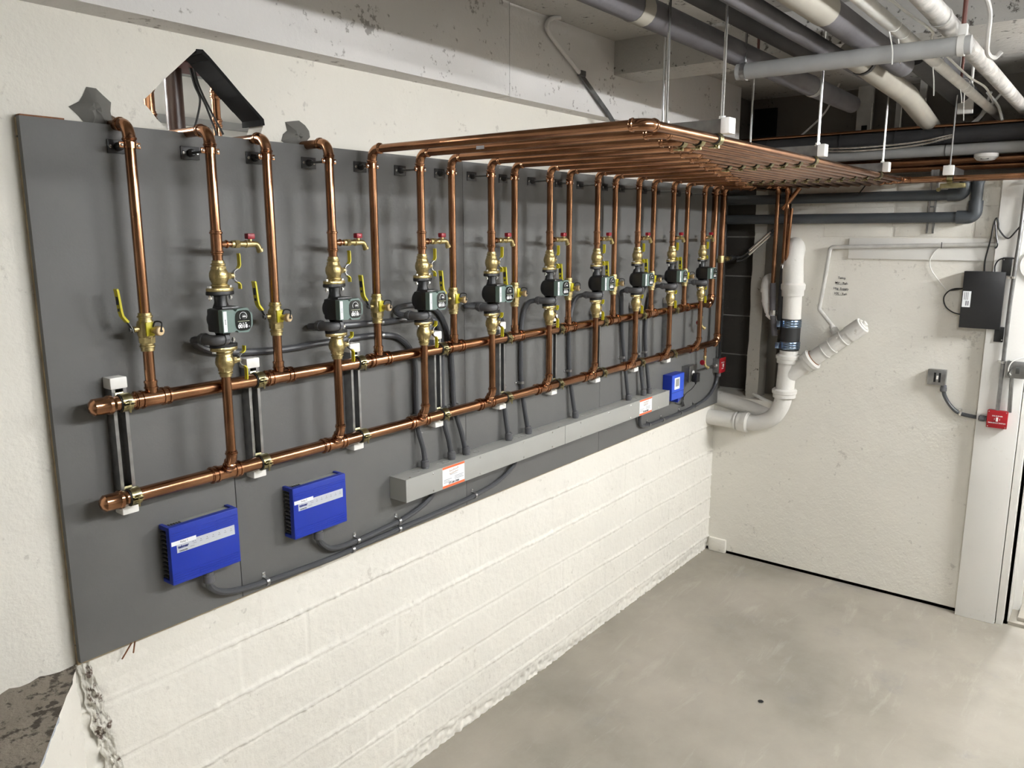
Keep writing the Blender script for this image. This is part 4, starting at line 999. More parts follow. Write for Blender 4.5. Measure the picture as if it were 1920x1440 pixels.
# ================================================================== blue relay boxes
def relay(num):
    t = thing('relay_box', '', 'relay box'); W, H, Dp = 0.229, 0.180, 0.056
    m_ = MB(); m_.box((0.008, -0.034, 0.006), (W-0.006, 0, H-0.006), 0.002); part('base', m_, 'relay_grey', t)
    m_ = MB(); m_.box((0, -Dp, 0), (W, -0.034, H), 0.004)
    for s in (0.0, W-0.012): m_.box((s, -0.036, H-0.014), (s+0.012, 0, H), 0.002); m_.box((s, -0.036, 0), (s+0.012, 0, 0.012), 0.002)
    part('cover', m_, 'blue', t)
    m_ = MB()
    for k in range(11): m_.box((-0.001, -0.033, 0.018+k*0.0138), (0.010, -0.006, 0.0225+k*0.0138))
    part('side_vent', m_, 'black_plastic', t)
    m_ = MB()
    for k in range(5): m_.box((0.020+k*0.0085, -0.030, H-0.0065), (0.0235+k*0.0085, -0.012, H-0.004))
    part('top_vent', m_, 'black_plastic', t)
    for a, b in ((0.006, 0.083), (0.086, 0.150), (0.153, W-0.006)):
        m_ = MB(); m_.box((a, -Dp-0.0012, 0), (b, -Dp+0.001, 0.0024)); rme = m_.mesh('rib', 'blue')
        for zz_ in (0.010, 0.0175, 0.025, 0.0325, H-0.045, H-0.0375, H-0.030, H-0.0225): part('rib', rme, 'blue', t).location = (0, 0, zz_)
    f = -Dp-0.0006
    m_ = MB(); m_.box((0.020, f, H-0.083), (W-0.016, f+0.0008, H-0.052)); lb = part('silver_label', m_, 'silver', t)
    text('tekmar', 0.0115, 'ink_navy', lb, (0.0405, f-0.0002, H-0.0665), bold=0.0007)
    text('Switching Relay', 0.0042, 'ink', lb, (0.0400, f-0.0002, H-0.0785), bold=0.0002)
    m_ = MB()
    for k in range(6): x = 0.098+k*0.0205; m_.box((x-0.0012, f-0.0003, H-0.063), (x+0.0012, f, H-0.0605)); m_.box((x-0.004, f-0.0003, H-0.0680), (x+0.004, f, H-0.0668))
    for x in (0.070, 0.0735, 0.079): m_.box((x, f-0.0003, H-0.063), (x+0.002, f, H-0.0605))
    m_.box((0.062, f-0.0003, H-0.0755), (0.076, f, H-0.0743)); m_.box((0.072, f-0.0003, H-0.068), (0.083, f, H-0.067))
    part('marks', m_, 'ink_grey', lb)
    m_ = MB(); m_.box((0.004, f-0.0004, H-0.058), (0.083, f+0.0004, H-0.045)); tg = part('name_strip', m_, 'label_w', t)
    text('Relay '+str(num), 0.0085, 'ink_grey', tg, (0.044, f-0.0006, H-0.0515))
    return t
r1 = relay(1); r1.location = (0.256, 0, 1.256); r1['label'] = 'left blue relay box with silver label strip, marked Relay 1'; r1['group'] = 'blue relay boxes'
r2_ = relay(2); r2_.location = (0.694, 0, 1.260); r2_['label'] = 'right blue relay box with silver label strip, marked Relay 2'; r2_['group'] = 'blue relay boxes'
# small blue module at the trough end
t = thing('blue_module', 'small blue control module with a pale window at the right end of the trough', 'control module', (3.485, 0, 1.262))
m_ = MB(); m_.box((0, -0.060, 0.005), (0.17, 0, 0.163), 0.003); m_.prism([(0.10, -0.02), (0.17, 0.01), (0.17, 0.05), (0.10, 0.05)], (0, 0, 0), (1, 0, 0), (0, 0, 1), 0.058); part('case', m_, 'blue', t)
m_ = MB(); m_.box((0.003, -0.063, 0.008), (0.166, -0.060, 0.160), 0.001); cv = part('cover', m_, 'blue_l', t)
m_ = MB(); m_.box((0.035, -0.0645, 0.070), (0.105, -0.063, 0.142), 0.001); part('window_frame', m_, 'label_w', cv)
m_ = MB(); m_.box((0.048, -0.0652, 0.088), (0.094, -0.0644, 0.134)); part('window', m_, 'relay_grey', cv)
m_ = MB(); m_.box((0.003, -0.0636, 0.052), (0.166, -0.063, 0.054)); part('seam', m_, 'ink_navy', cv)
# outlet box, adapter, red switch
t = thing('outlet_box', 'steel outlet box with a white socket between the blue module and the red switch', 'outlet', (3.745, 0, 1.345))
m_ = MB(); m_.box((0, -0.048, 0), (0.105, 0, 0.100), 0.004); part('box', m_, 'steel', t)
m_ = MB(); m_.box((-0.001, -0.055, -0.002), (0.107, -0.049, 0.103), 0.004); cv = part('cover', m_, 'steel', t)
m_ = MB(); m_.lathe([(0.017, 0.055), (0.017, 0.0575), (0.015, 0.058)], (0.052, 0, 0.052), (0, -1, 0), 16); part('socket', m_, 'white_plastic', cv)
t = thing('power_adapter', 'black plug adapter with thin tied cord in the steel outlet box', 'adapter', (3.80, -0.058, 1.37))
m_ = MB(); m_.box((-0.022, -0.034, -0.028), (0.024, 0, 0.030), 0.005); m_.lathe([(0.009, 0.026), (0.004, 0.044)], (0.002, -0.015, 0), (0, 0, -1), 10); part('plug', m_, 'black_plastic', t)
m_ = MB(); m_.tube(smooth([(3.802, -0.073, 1.33), (3.80, -0.05, 1.295), (3.775, -0.02, 1.262), (3.755, -0.012, 1.228), (3.74, -0.01, 1.205), (3.70, -0.008, 1.205), (3.655, -0.008, 1.222), (3.62, -0.02, 1.262)], 6), 0.002, 6); part('cord', m_, 'black_plastic', t, world=True)
m_ = MB()
for k in range(4): m_.tube(smooth([(3.752+0.004*k, -0.012, 1.222), (3.742+0.005*k, -0.014, 1.250), (3.750+0.003*k, -0.016, 1.262), (3.756, -0.012, 1.225), (3.735+0.012*k, -0.014, 1.190), (3.745+0.008*k, -0.014, 1.182), (3.755, -0.012, 1.222)], 4), 0.0019, 6)
part('cord_bundle', m_, 'black_plastic', t, world=True)
t = thing('conduit', 'thin steel conduit between the outlet box and the red switch on the board', 'conduit', (3.85, -0.025, 1.392), group='steel conduits')
m_ = MB(); m_.tube([(0, 0, 0), (0.385, 0, -0.004)], 0.0085, 12); part('tube', m_, 'steel', t)
m_ = MB(); m_.lathe([(0.012, 0.345), (0.012, 0.36), (0.014, 0.361), (0.014, 0.372)], (0, 0, -0.004), (1, 0, 0), 8); part('connector', m_, 'bright', t)
def red_switch(lab, loc, W, H, Dp, face, top, bot, small):
    t = thing('emergency_switch', lab, 'switch', loc)
    def X(a, b):                       # local (across, out, up) boxes in either orientation
        if face == 'y': return ((a[0], -a[1], a[2]), (b[0], -b[1], b[2]))
        return ((-a[1], -a[0], a[2]), (-b[1], -b[0], b[2]))
    m_ = MB(); m_.box(*X((0, 0, 0), (W, Dp-0.006, H)), bev=0.004); part('box', m_, 'steel' if face == 'y' else 'red_box', t)
    m_ = MB(); m_.box(*X((-0.002, Dp-0.006, -0.002), (W+0.002, Dp, H+0.002)), bev=0.003); pl_ = part('plate', m_, 'red_box', t)
    m_ = MB(); m_.box(*X((W/2-0.005, Dp, H/2-0.011), (W/2+0.005, Dp+0.007, H/2+0.011)), bev=0.001); part('toggle', m_, 'white_plastic', pl_)
    f = Dp+0.0005
    def P(a, z): return (a, -f, z) if face == 'y' else (-f, -a, z)
    text(top, small, 'ink_white', pl_, P(W/2, H*0.69), face, 0.0002); text(bot, small, 'ink_white', pl_, P(W/2, H*0.28), face, 0.0002)
    text('I', small*1.6, 'ink_white', pl_, P(W/2-0.013, H*0.5), face, 0.0003); text('I', small*1.6, 'ink_white', pl_, P(W/2+0.013, H*0.5), face, 0.0003)
    for a, z in ((0.006, 0.006), (W-0.006, 0.006), (0.006, H-0.006), (W-0.006, H-0.006)):
        m_ = MB(); m_.lathe([(0.003, 0), (0.003, 0.0015)], P(a, z), (0, -1, 0) if face == 'y' else (-1, 0, 0), 8); part('screw', m_, 'bright', pl_)
    return t
red_switch('red emergency switch on a steel box at the right end of the board', (4.225, 0, 1.335), 0.100, 0.100, 0.052, 'y', 'EMERGENCY', 'SWITCH', 0.0095)
m_ = MB(); m_.tube([(4.272, -0.026, 1.43), (4.272, -0.026, 1.56), (4.268, -0.03, 1.84)], 0.0085, 10); solo('black_conduit', m_, 'black_plastic', 'black cable rising from the top of the red switch on the board', 'cable')
m_ = MB(); m_.tube([(4.335, 0.0, 1.44), (4.335, 0.0, 2.56)], 0.006, 8); solo('edge_highlight', m_, 'steel', 'thin upright rod added as the highlight along the right edge of the board', 'tube')  # rod added to draw the bright highlight line on the board edge

# ================================================================== back wall: drain pipes
def iron(name, lab, segs, loc):
    return thing(name, lab, 'drain pipe', loc)
DXc = 4.27; r4 = 0.056
t = thing('soil_stack', 'large white painted cast iron drain with black rubber coupling and slanted branch', 'drain pipe', (DXc, -0.50, 1.0))
m_ = MB(); m_.tube(smooth([(4.46, -0.455, 2.20), (4.37, -0.465, 2.185), (4.305, -0.476, 2.12), (4.275, -0.488, 2.05), (DXc, -0.495, 1.98), (DXc, -0.498, 1.88)], 6), 0.066, 20); part('upper_bend', m_, 'iron_white', t, world=True)
def hub(m_, c, ax, r, h=0.07): m_.lathe([(r*1.0, -h*0.5), (r*1.22, -h*0.48), (r*1.24, -h*0.1), (r*1.34, -0.0), (r*1.36, h*0.35), (r*1.26, h*0.42), (r*1.2, h*0.5)], c, ax, 20)
m_ = MB(); hub(m_, (DXc, -0.499, 1.925), (0, 0, 1), 0.056, 0.085); part('hub', m_, 'iron_white', t, world=True)
m_ = MB(); m_.tube([(DXc, -0.499, 1.90), (DXc, -0.503, 1.70)], 0.058, 20); part('upper_pipe', m_, 'iron_white', t, world=True)
m_ = MB(); m_.tube([(DXc, -0.503, 1.735), (DXc, -0.500, 1.53)], 0.0605, 20); rc = part('rubber_coupling', m_, 'rubber', t, world=True)
for z0 in (1.680, 1.540):
    m_ = MB(); m_.lathe([(0.062, 0), (0.063, 0.002), (0.063, 0.046), (0.062, 0.048)], (DXc, -0.5015, z0), (0, 0, 1), 20)
    for k in range(3): m_.lathe([(0.0635, 0), (0.0645, 0.003), (0.0645, 0.008), (0.0635, 0.011)], (DXc, -0.5015, z0+0.003+k*0.015), (0, 0, 1), 20, cap=False)
    m_.box((DXc-0.070, -0.455, z0+0.004), (DXc-0.05, -0.43, z0+0.044), 0.003)
    part('band_clamp', m_, 'clamp_blue', rc).location = (0, 0, 0)
m_ = MB(); m_.tube([(DXc, -0.500, 1.545), (DXc, -0.497, 1.46), (DXc, -0.489, 1.27)], 0.058, 20); hub(m_, (DXc, -0.498, 1.475), (0, 0, 1), 0.058, 0.06); hub(m_, (DXc, -0.487, 1.245), (0, 0, 1), 0.058, 0.06); part('wye', m_, 'iron_white', t, world=True)
bd = V((0, -0.435, 0.36)).normalized(); b0 = V((DXc, -0.50, 1.36))
m_ = MB(); m_.tube([b0, b0+bd*0.20], 0.052, 20); hub(m_, b0+bd*0.175, bd, 0.052, 0.065); part('branch', m_, 'iron_white', t, world=True)
m_ = MB(); m_.tube([b0+bd*0.18, b0+bd*0.57], 0.049, 20)
for s in (0.29, 0.345, 0.43, 0.475): m_.lathe([(0.049, -0.004), (0.0525, -0.003), (0.0525, 0.003), (0.049, 0.004)], b0+bd*s, bd, 20, cap=False)
m_.lathe([(0.053, 0.47), (0.053, 0.568), (0.049, 0.572)], b0, bd, 20); part('branch_pipe', m_, 'iron_white', t, world=True)
m_ = MB(); m_.lathe([(0.0535, 0.205), (0.0555, 0.209), (0.0535, 0.213)], b0, bd, 20, cap=False); part('rust_ring', m_, 'rust', t, world=True)
m_ = MB(); m_.lathe([(0.040, 0.568), (0.040, 0.578), (0.020, 0.579), (0.018, 0.592), (0.0, 0.593)], b0, bd, 8); part('cleanout_plug', m_, 'iron_white', t, world=True)
m_ = MB(); m_.tube(smooth([(DXc, -0.486, 1.26), (DXc, -0.475, 1.17), (DXc, -0.425, 1.075), (DXc, -0.33, 1.020), (DXc, -0.24, 1.010)], 6), 0.054, 20); part('lower_bend', m_, 'iron_white', t, world=True)
m_ = MB(); m_.tube([(DXc, -0.26, 1.010), (DXc, 0.035, 1.012)], 0.054, 20); hub(m_, (DXc, -0.225, 1.011), (0, -1, 0), 0.052, 0.075); m_.lathe([(0.058, 0.02), (0.062, 0.03), (0.058, 0.04)], (DXc, -0.2, 1.011), (0, 1, 0), 20, cap=False); part('lower_pipe', m_, 'iron_white', t, world=True)
m_ = MB(); m_.tube([(4.40, 0.10, 1.135), (4.37, -0.12, 1.112), (4.36, -0.22, 1.09), (4.38, -0.40, 1.045)], 0.055, 18); solo('old_drain', m_, 'iron_white', 'old encrusted white drain pipe lying behind the big drain at the corner', 'drain pipe')
m_ = MB(); m_.tube(smooth([(4.55, -0.16, 1.165), (4.45, -0.20, 1.18), (4.38, -0.30, 1.165), (4.37, -0.38, 1.145)], 5), 0.012, 10); solo('loose_conduit', m_, 'cord_w', 'thin white tube lying at the foot of the dark recess', 'tube')
t = thing('small_drain', 'small white plastic drain with steel band beside the large drain', 'drain pipe', (4.30, -0.32, 1.8))
m_ = MB(); m_.tube(smooth([(4.45, -0.290, 1.985), (4.36, -0.297, 1.975), (4.315, -0.305, 1.94), (4.305, -0.312, 1.90)], 5), 0.030, 14); m_.tube([(4.305, -0.311, 1.91), (4.305, -0.322, 1.82), (4.30, -0.340, 1.775), (4.295, -0.385, 1.735)], 0.029, 14)
m_.lathe([(0.033, 0), (0.034, 0.02), (0.031, 0.03)], (4.305, -0.311, 1.895), (0, 0, 1), 14); m_.lathe([(0.032, 0), (0.034, 0.006), (0.032, 0.03)], (4.305, -0.321, 1.828), (0, 0, 1), 14); m_.lathe([(0.033, -0.03), (0.034, 0.0), (0.031, 0.015)], (4.296, -0.368, 1.748), (0, -0.8, -0.6), 14)
part('pipe', m_, 'white_plastic', t, world=True)
m_ = MB(); m_.lathe([(0.033, 0), (0.034, 0.002), (0.034, 0.028), (0.033, 0.03)], (4.294, -0.388, 1.732), (0, -0.8, -0.6), 16); m_.box((4.255, -0.405, 1.70), (4.265, -0.385, 1.73), 0.002); part('band_clamp', m_, 'bright', t, world=True)
m_ = MB(); m_.tube([(4.294, -0.40, 1.722), (4.28, -0.47, 1.665)], 0.027, 14); part('rubber_sleeve', m_, 'rubber', t, world=True)
# insulated / galvanised ends of the copper drops
t = thing('drop_sleeve', 'dull grey insulated pipe below the copper drops in the corner', 'pipe', (4.25, -0.36, 1.6))
m_ = MB(); m_.tube([(4.25, YK[13]-0.032, 1.96), (4.25, YK[13]-0.040, 1.78), (4.26, YK[13]-0.060, 1.62)], 0.019, 12); part('sleeve', m_, 'insul', t, world=True)
m_ = MB(); m_.tube([(4.25, YK[12]-0.032, 2.07), (4.262, YK[12]-0.026, 1.80), (4.28, YK[12]-0.02, 1.66)], 0.019, 12); part('sleeve', m_, 'insul_d', t, world=True)
m_ = MB(); m_.lathe([(0.022, 0), (0.024, 0.01), (0.022, 0.035)], (4.25, YK[13]-0.042, 1.75), (0, 0, 1), 9); part('fitting', m_, 'bright', t, world=True); m_ = MB(); m_.lathe([(0.019, 0), (0.019, 0.02), (0.015, 0.03)], (4.25, YK[12]-0.032, 2.055), (0, 0, 1), 8); part('fitting', m_, 'bright', t, world=True)
run('slanting copper branch above the corner drops', [(4.25, -0.41, 2.425), (4.25, -0.51, 2.555)], group='corner copper branches')
run('short copper stub crossing the grey pipes by the corner drops', [(4.24, -0.452, 2.02), (4.24, -0.470, 2.43)], r=0.0105, group='corner copper branches')
# grey plastic pipes
t = thing('plastic_pipe', 'upper grey plastic pipe crossing the back wall under the copper rack', 'plastic pipe', (4.30, 0.09, 2.49), group='grey plastic pipes')
P, arcs = fillet([(4.315, 0.10, 2.490), (4.315, -1.405, 2.490), (4.315, -1.405, 2.55), (4.36, -1.405, 2.57)], 0.07, 8); m_ = MB(); m_.tube(P, 0.030, 16); part('pipe', m_, 'pvc', t, world=True)
m_ = MB(); m_.tube([P[1]+V((0, 0.05, 0))]+arcs[0]+[arcs[0][-1]+V((0, 0, 0.03))], 0.0345, 16); part('elbow', m_, 'pvc', t, world=True)
t = thing('plastic_pipe', 'lower grey plastic pipe crossing the back wall with a square elbow', 'plastic pipe', (4.30, 0.09, 2.365), group='grey plastic pipes')
P, arcs = fillet([(4.315, 0.10, 2.365), (4.315, -1.470, 2.365), (4.315, -1.470, 2.55), (4.36, -1.47, 2.57)], 0.035, 8); m_ = MB(); m_.tube(P, 0.030, 16); part('pipe', m_, 'pvc', t, world=True)
m_ = MB(); m_.tube([arcs[0][0]+V((0, 0.055, 0))]+arcs[0]+[arcs[0][-1]+V((0, 0, 0.055))], 0.0365, 16); part('elbow', m_, 'pvc', t, world=True)
t = thing('strut_channel', 'upright steel strut behind the two grey plastic pipes', 'strut channel', (L-0.001, -1.245, 2.275))
me = strut_mb(0.36, 0.021).mesh('channel', 'steel'); me.transform(Matrix.Rotation(-PI/2, 4, 'Z')); part('channel', me, 'steel', t)
m_ = MB(); m_.tube([(4.29, -0.885, 2.56), (4.30, -0.82, 2.47)], 0.004, 6); solo('wire_tie', m_, 'black_plastic', 'short black wire slanting over the upper grey plastic pipe', 'wire')
t = thing('strut_channel', 'short black strut behind the grey pipes in the dark recess', 'strut channel', (4.42, 0.045, 2.2)); me = strut_mb(0.45).mesh('channel', 'black'); me.transform(Matrix.Rotation(-PI/2, 4, 'Z')); part('channel', me, 'black', t)

# white thin pipe on the wall
t = thing('vent_pipe', 'thin white painted pipe bending down the back wall to the drain branch', 'pipe', (4.33, -0.7, 1.68))
P, arcs = fillet([(4.335, -1.585, 2.214), (4.335, -0.693, 2.190), (4.335, -0.672, 1.97), (4.335, -0.652, 1.80), (4.32, -0.745, 1.70), (4.30, -0.79, 1.645)], 0.022, 5)
m_ = MB(); m_.tube(P, 0.0125, 12); part('pipe', m_, 'pipe_white', t, world=True)
m_ = MB(); m_.lathe([(0.016, 0), (0.018, 0.01), (0.018, 0.02), (0.026, 0.026), (0.026, 0.052), (0.022, 0.056), (0.022, 0.075)], (4.318, -0.740, 1.702), (-0.2, -0.55, -0.72), 12); part('fitting', m_, 'pipe_white', t, world=True)
# black network box
t = thing('wall_box', 'flat black metal equipment box with white label on the back wall', 'equipment box', (4.33, -1.55, 1.745))
m_ = MB(); m_.box((4.285, -1.655, 1.745), (4.345, -1.452, 2.065), 0.002); part('case', m_, 'black_plastic', t, world=True)
for z0, z1 in ((2.045, 2.145), (1.675, 1.76)):
    m_ = MB(); m_.box((4.300, -1.676, z0), (4.309, -1.630, z1), 0.001); ea = part('ear', m_, 'black_plastic', t, world=True)
    m_ = MB(); m_.lathe([(0.0045, 0), (0.003, 0.002)], (4.300, -1.637 if z0 > 2 else -1.669, z1-0.012 if z0 > 2 else z0+0.012), (-1, 0, 0), 8); part('screw', m_, 'bright', ea).location = (0, 0, 0)
m_ = MB(); m_.box((4.2844, -1.498, 1.863), (4.285, -1.457, 1.953)); lb = part('label', m_, 'label_w', t, world=True)
m_ = MB()
for k in range(3): m_.box((4.2838, -1.476+0.0085*k-0.0085, 1.905), (4.2844, -1.473+0.0085*k-0.0085, 1.948))
for k in range(2): m_.box((4.2838, -1.490+0.010*k, 1.872), (4.2844, -1.484+0.010*k, 1.898))
part('print', m_, 'ink_grey', lb)
def cable(lab, pts, r, m, name='cable', group=None):
    m_ = MB(); m_.tube(smooth(pts, 6), r, 7); return solo(name, m_, m, lab, 'cable', group)
cable('black cable looping from the top of the black wall box to the right edge', [(4.33, -1.545, 2.06), (4.33, -1.543, 2.13), (4.298, -1.562, 2.24), (4.298, -1.570, 2.33), (4.298, -1.580, 2.358), (4.298, -1.590, 2.33), (4.298, -1.598, 2.295), (4.298, -1.641, 2.248), (4.29, -1.675, 2.282), (4.29, -1.715, 2.36), (4.29, -1.73, 2.5)], 0.0042, 'black_plastic')
cable('black cable tail hanging down beside the cable loop above the wall box', [(4.298, -1.575, 2.34), (4.298, -1.588, 2.26), (4.298, -1.598, 2.215), (4.298, -1.592, 2.196), (4.298, -1.586, 2.20)], 0.0042, 'black_plastic')
cable('short black cable arching from the wall box top to the steel conduit', [(4.298, -1.600, 2.06), (4.298, -1.598, 2.10), (4.298, -1.615, 2.132), (4.295, -1.65, 2.141), (4.295, -1.695, 2.139)], 0.004, 'black_plastic')
cable('black cable loop at the left side of the wall box', [(4.32, -1.455, 1.964), (4.33, -1.41, 1.962), (4.335, -1.375, 1.945), (4.34, -1.353, 1.905), (4.34, -1.368, 1.855), (4.33, -1.41, 1.825), (4.32, -1.455, 1.815)], 0.0038, 'black_plastic')
cable('short black cable stub at the left side of the wall box', [(4.32, -1.455, 1.967), (4.33, -1.42, 1.958), (4.335, -1.385, 1.952)], 0.005, 'black_plastic')
cable('thin white cable drooping from the white board to the wall box', [(4.34, -1.34, 2.20), (4.34, -1.295, 2.185), (4.345, -1.262, 2.13), (4.345, -1.270, 2.07), (4.345, -1.32, 2.0), (4.34, -1.385, 1.925)], 0.0028, 'cord_w')
m_ = MB(); m_.ribbon([(4.318, -1.318, 2.19), (4.318, -1.318, 2.225)], (0, 1, 0), 0.004, 0.002); solo('pipe_tie', m_, 'black_plastic', 'small black tie around the thin white wall pipe', 'tie')
# steel conduits, red box, switch box at right
t = thing('conduit', 'tall bright steel conduit on the post above the right red switch', 'conduit', (4.29, -1.69, 1.29), group='steel conduits')
m_ = MB(); m_.tube([(4.285, -1.690, 1.285), (4.290, -1.690, 1.9), (4.292, -1.70, 2.3), (4.292, -1.705, 2.9)], 0.0105, 12); part('tube', m_, 'steel', t, world=True)
for z in (1.56, 2.03):
    m_ = MB(); m_.lathe([(0.012, 0), (0.012, 0.012)], (4.287, -1.690, z), (0, 0, 1), 12); m_.box((4.298, -1.690, z), (4.31, -1.662, z+0.012), 0.001); part('strap', m_, 'bright', t, world=True)
t = thing('conduit', 'short steel conduit from the open junction box down to the right red switch', 'conduit', (4.29, -1.745, 1.29), group='steel conduits')
m_ = MB(); m_.tube([(4.285, -1.748, 1.285), (4.288, -1.740, 1.485)], 0.0105, 12); part('tube', m_, 'steel', t, world=True)
red_switch('red emergency switch box on the white post beside the door frame', (4.309, -1.645, 1.190), 0.098, 0.098, 0.036, 'x', 'GAS BURNER', 'EMERGENCY SWITCH', 0.0088)
t = thing('junction_box', 'open steel junction box with loose wires at the right edge', 'junction box', (4.309, -1.72, 1.48))
m_ = MB(); m_.box((4.272, -1.83, 1.482), (4.2745, -1.712, 1.578), 0.001)
m_.box((4.2745, -1.72, 1.482), (4.309, -1.712, 1.578)); part('box', m_, 'steel', t, world=True)
m_ = MB(); m_.tube(smooth([(4.27, -1.735, 1.50), (4.25, -1.722, 1.53), (4.25, -1.735, 1.575), (4.265, -1.78, 1.60), (4.27, -1.82, 1.605)], 5), 0.003, 6); part('wire', m_, 'cord_w', t, world=True)
m_ = MB(); m_.tube(smooth([(4.27, -1.73, 1.49), (4.25, -1.725, 1.51), (4.255, -1.74, 1.545)], 5), 0.004, 6); m_.box((4.262, -1.775, 1.51), (4.272, -1.755, 1.545), 0.002); part('wire_clip', m_, 'steel_dull', t, world=True)
t = thing('switch_box', 'grey metal switch box with a rocker between dark slots on the back wall', 'switch', (L, -1.31, 1.393))
m_ = MB(); m_.box((4.325, -1.408, 1.393), (4.359, -1.312, 1.483), 0.003); part('box', m_, 'steel', t, world=True)
m_ = MB(); m_.box((4.317, -1.408, 1.392), (4.325, -1.312, 1.484), 0.003); cv = part('cover', m_, 'steel', t, world=True)
for y0, mm_ in ((-1.352, 'dark_hole'), (-1.378, 'red')):
    m_ = MB(); m_.box((4.3145, y0-0.005, 1.410), (4.3172, y0+0.006, 1.466)); part('slot', m_, 'dark_hole', cv)
m_ = MB(); m_.box((4.310, -1.370, 1.428), (4.3172, -1.361, 1.448)); part('rocker', m_, 'white_plastic', cv)
t = conduit('grey flexible conduit curving from the wall switch box to the right red switch', [(4.335, -1.400, 1.392), (4.337, -1.408, 1.335), (4.34, -1.445, 1.275), (4.342, -1.495, 1.236), (4.33, -1.585, 1.226), (4.30, -1.640, 1.230)], ((0, (0, 0, -1)), (1, (0, 1, 0))), r=0.0115)
m_ = MB(); m_.lathe([(0.0135, -0.006), (0.0135, 0.006)], (4.342, -1.500, 1.234), (0, -1, -0.25), 12); m_.box((4.336, -1.508, 1.245), (4.355, -1.492, 1.265), 0.002); solo('conduit_strap', m_, 'bright', 'bright strap on the flexible conduit left of the right red switch', 'strap', 'conduit straps')
m_ = MB(); m_.lathe([(0.0, -0.012), (0.085, -0.012), (0.088, -0.006), (0.088, 0)], (4.308, -1.80, 2.105), (1, 0, 0), 28); solo('round_cover', m_, 'white_plastic', 'round white cover plate cut by the right edge of the picture', 'cover plate')
# marker note on wall
t = thing('marker_note', 'four handwritten black lines on the back wall beside the thin white pipe', 'writing', (L, -0.77, 1.95))
for k, (s, z) in enumerate((('Temp', 0.050), ('MV - Reh', 0.018), ('Htg. Supply', -0.017), ('HX - Reh', -0.048))):
    o = text(s, 0.020, 'ink', t, (-0.0012, 0.0, z), 'x', 0.0001, rot=-0.04)
m_ = MB()
for z0, ya, yb_ in ((0.009, 0.030, -0.030), (-0.027, 0.035, -0.035), (-0.058, 0.035, -0.03)): m_.box((-0.0012, yb_, z0), (-0.0006, ya, z0+0.0012))
part('underline', m_, 'ink', t)

# ================================================================== pipes under the ceiling
ZPp = 2.96
def cpipe(lab, y, z, r, x0, x1, m, parts_=(), group='ceiling pipes', name='ceiling_pipe'):
    t = thing(name, lab, 'pipe', (x0, y, z), group=group)
    m_ = MB(); m_.tube([(x0, y, z), (x1, y, z)], r, 18); part('pipe', m_, m, t, world=True)
    for pn, a, b, rr_, mm_ in parts_:
        m_ = MB(); m_.tube([(a, y, z), (b, y, z)], rr_, 18); part(pn, m_, mm_, t, world=True)
    return t
cpipe('thick dark insulated ceiling pipe nearest the left wall', -0.905, ZPp, 0.045, -5, 3.80, 'insul', (('cuff', 1.40, 1.47, 0.047, 'tan_pipe'), ('collar', 3.10, 3.15, 0.047, 'grey_paint')))
cpipe('dark ceiling pipe hidden just behind the thick left insulated pipe', -1.025, ZPp+0.062, 0.040, -5, 2.72, 'insul_d')
cpipe('slim dark grey insulated ceiling pipe in the middle of the group', -1.212, ZPp-0.014, 0.029, -5, 2.9, 'insul')
cpipe('blackish ceiling pipe between the slim pipe and the thick tan ended pipe', -1.283, ZPp+0.062, 0.042, -5, 2.7, 'insul_d')
cpipe('thick grey ceiling pipe with tan jacket at the near end', -1.345, ZPp+0.006, 0.046, -5, 2.9, 'insul', (('jacket', -5, 1.83, 0.049, 'tan_pipe'),))
t = thing('ceiling_pipe', 'tan ceiling pipe dipping to the far wall behind the support bar', 'pipe', (2.55, -1.25, ZPp), group='ceiling pipes')
m_ = MB(); m_.tube([(2.5, -1.245, ZPp), (3.6, -1.22, ZPp-0.01), (4.3, -1.17, ZPp-0.04), (4.8, -1.12, ZPp-0.03)], [0.048, 0.05, 0.05, 0.045], 18); part('pipe', m_, 'tan_pipe', t, world=True)
m_ = MB(); m_.tube([(2.66, -1.244, ZPp), (2.69, -1.244, ZPp)], 0.053, 18); part('band', m_, 'black_plastic', t, world=True)
t = thing('ceiling_pipe', 'light grey painted sprinkler pipe with white string ties', 'pipe', (0, -1.485, ZPp), group='ceiling pipes')
m_ = MB(); m_.tube([(-5, -1.485, ZPp), (4.9, -1.470, ZPp)], 0.022, 16); part('pipe', m_, 'pipe_white', t, world=True)
m_ = MB(); m_.tube(smooth([(1.6, -1.515, ZPp+0.02), (2.1, -1.52, ZPp+0.028), (2.4, -1.545, ZPp+0.02), (2.6, -1.515, ZPp+0.02), (3.4, -1.51, ZPp+0.02), (3.8, -1.53, ZPp+0.02), (4.3, -1.50, ZPp+0.02)], 5), 0.005, 6); part('cable', m_, 'cord_w', t, world=True)
for x, dx, dl in ((2.12, 0.10, 0.10), (2.25, 0.03, 0.08), (2.85, 0.05, 0.11), (3.5, 0.03, 0.06), (3.62, -0.05, 0.13)):
    m_ = MB(); m_.lathe([(0.0235, -0.002), (0.0255, 0), (0.0235, 0.002)], (x, -1.483, ZPp), (1, 0, 0), 14, cap=False); m_.tube(smooth([(x, -1.47, ZPp-0.022), (x+dx*0.4, -1.475, ZPp-0.022-dl*0.5), (x+dx*0.3, -1.48, ZPp-0.022-dl)], 4), 0.0022, 5); part('string_tie', m_, 'cord_w', t, world=True)
cpipe('ceiling pipe wrapped in crumpled light wrap, rightmost', -1.622, ZPp, 0.031, -5, 4.9, 'wrap', (('wrap_end', 2.10, 2.13, 0.034, 'wrap'),))
m_ = MB()
t = thing('support_bar', 'light grey round support bar under the ceiling pipes', 'support bar', (2.22, -0.93, 2.885))
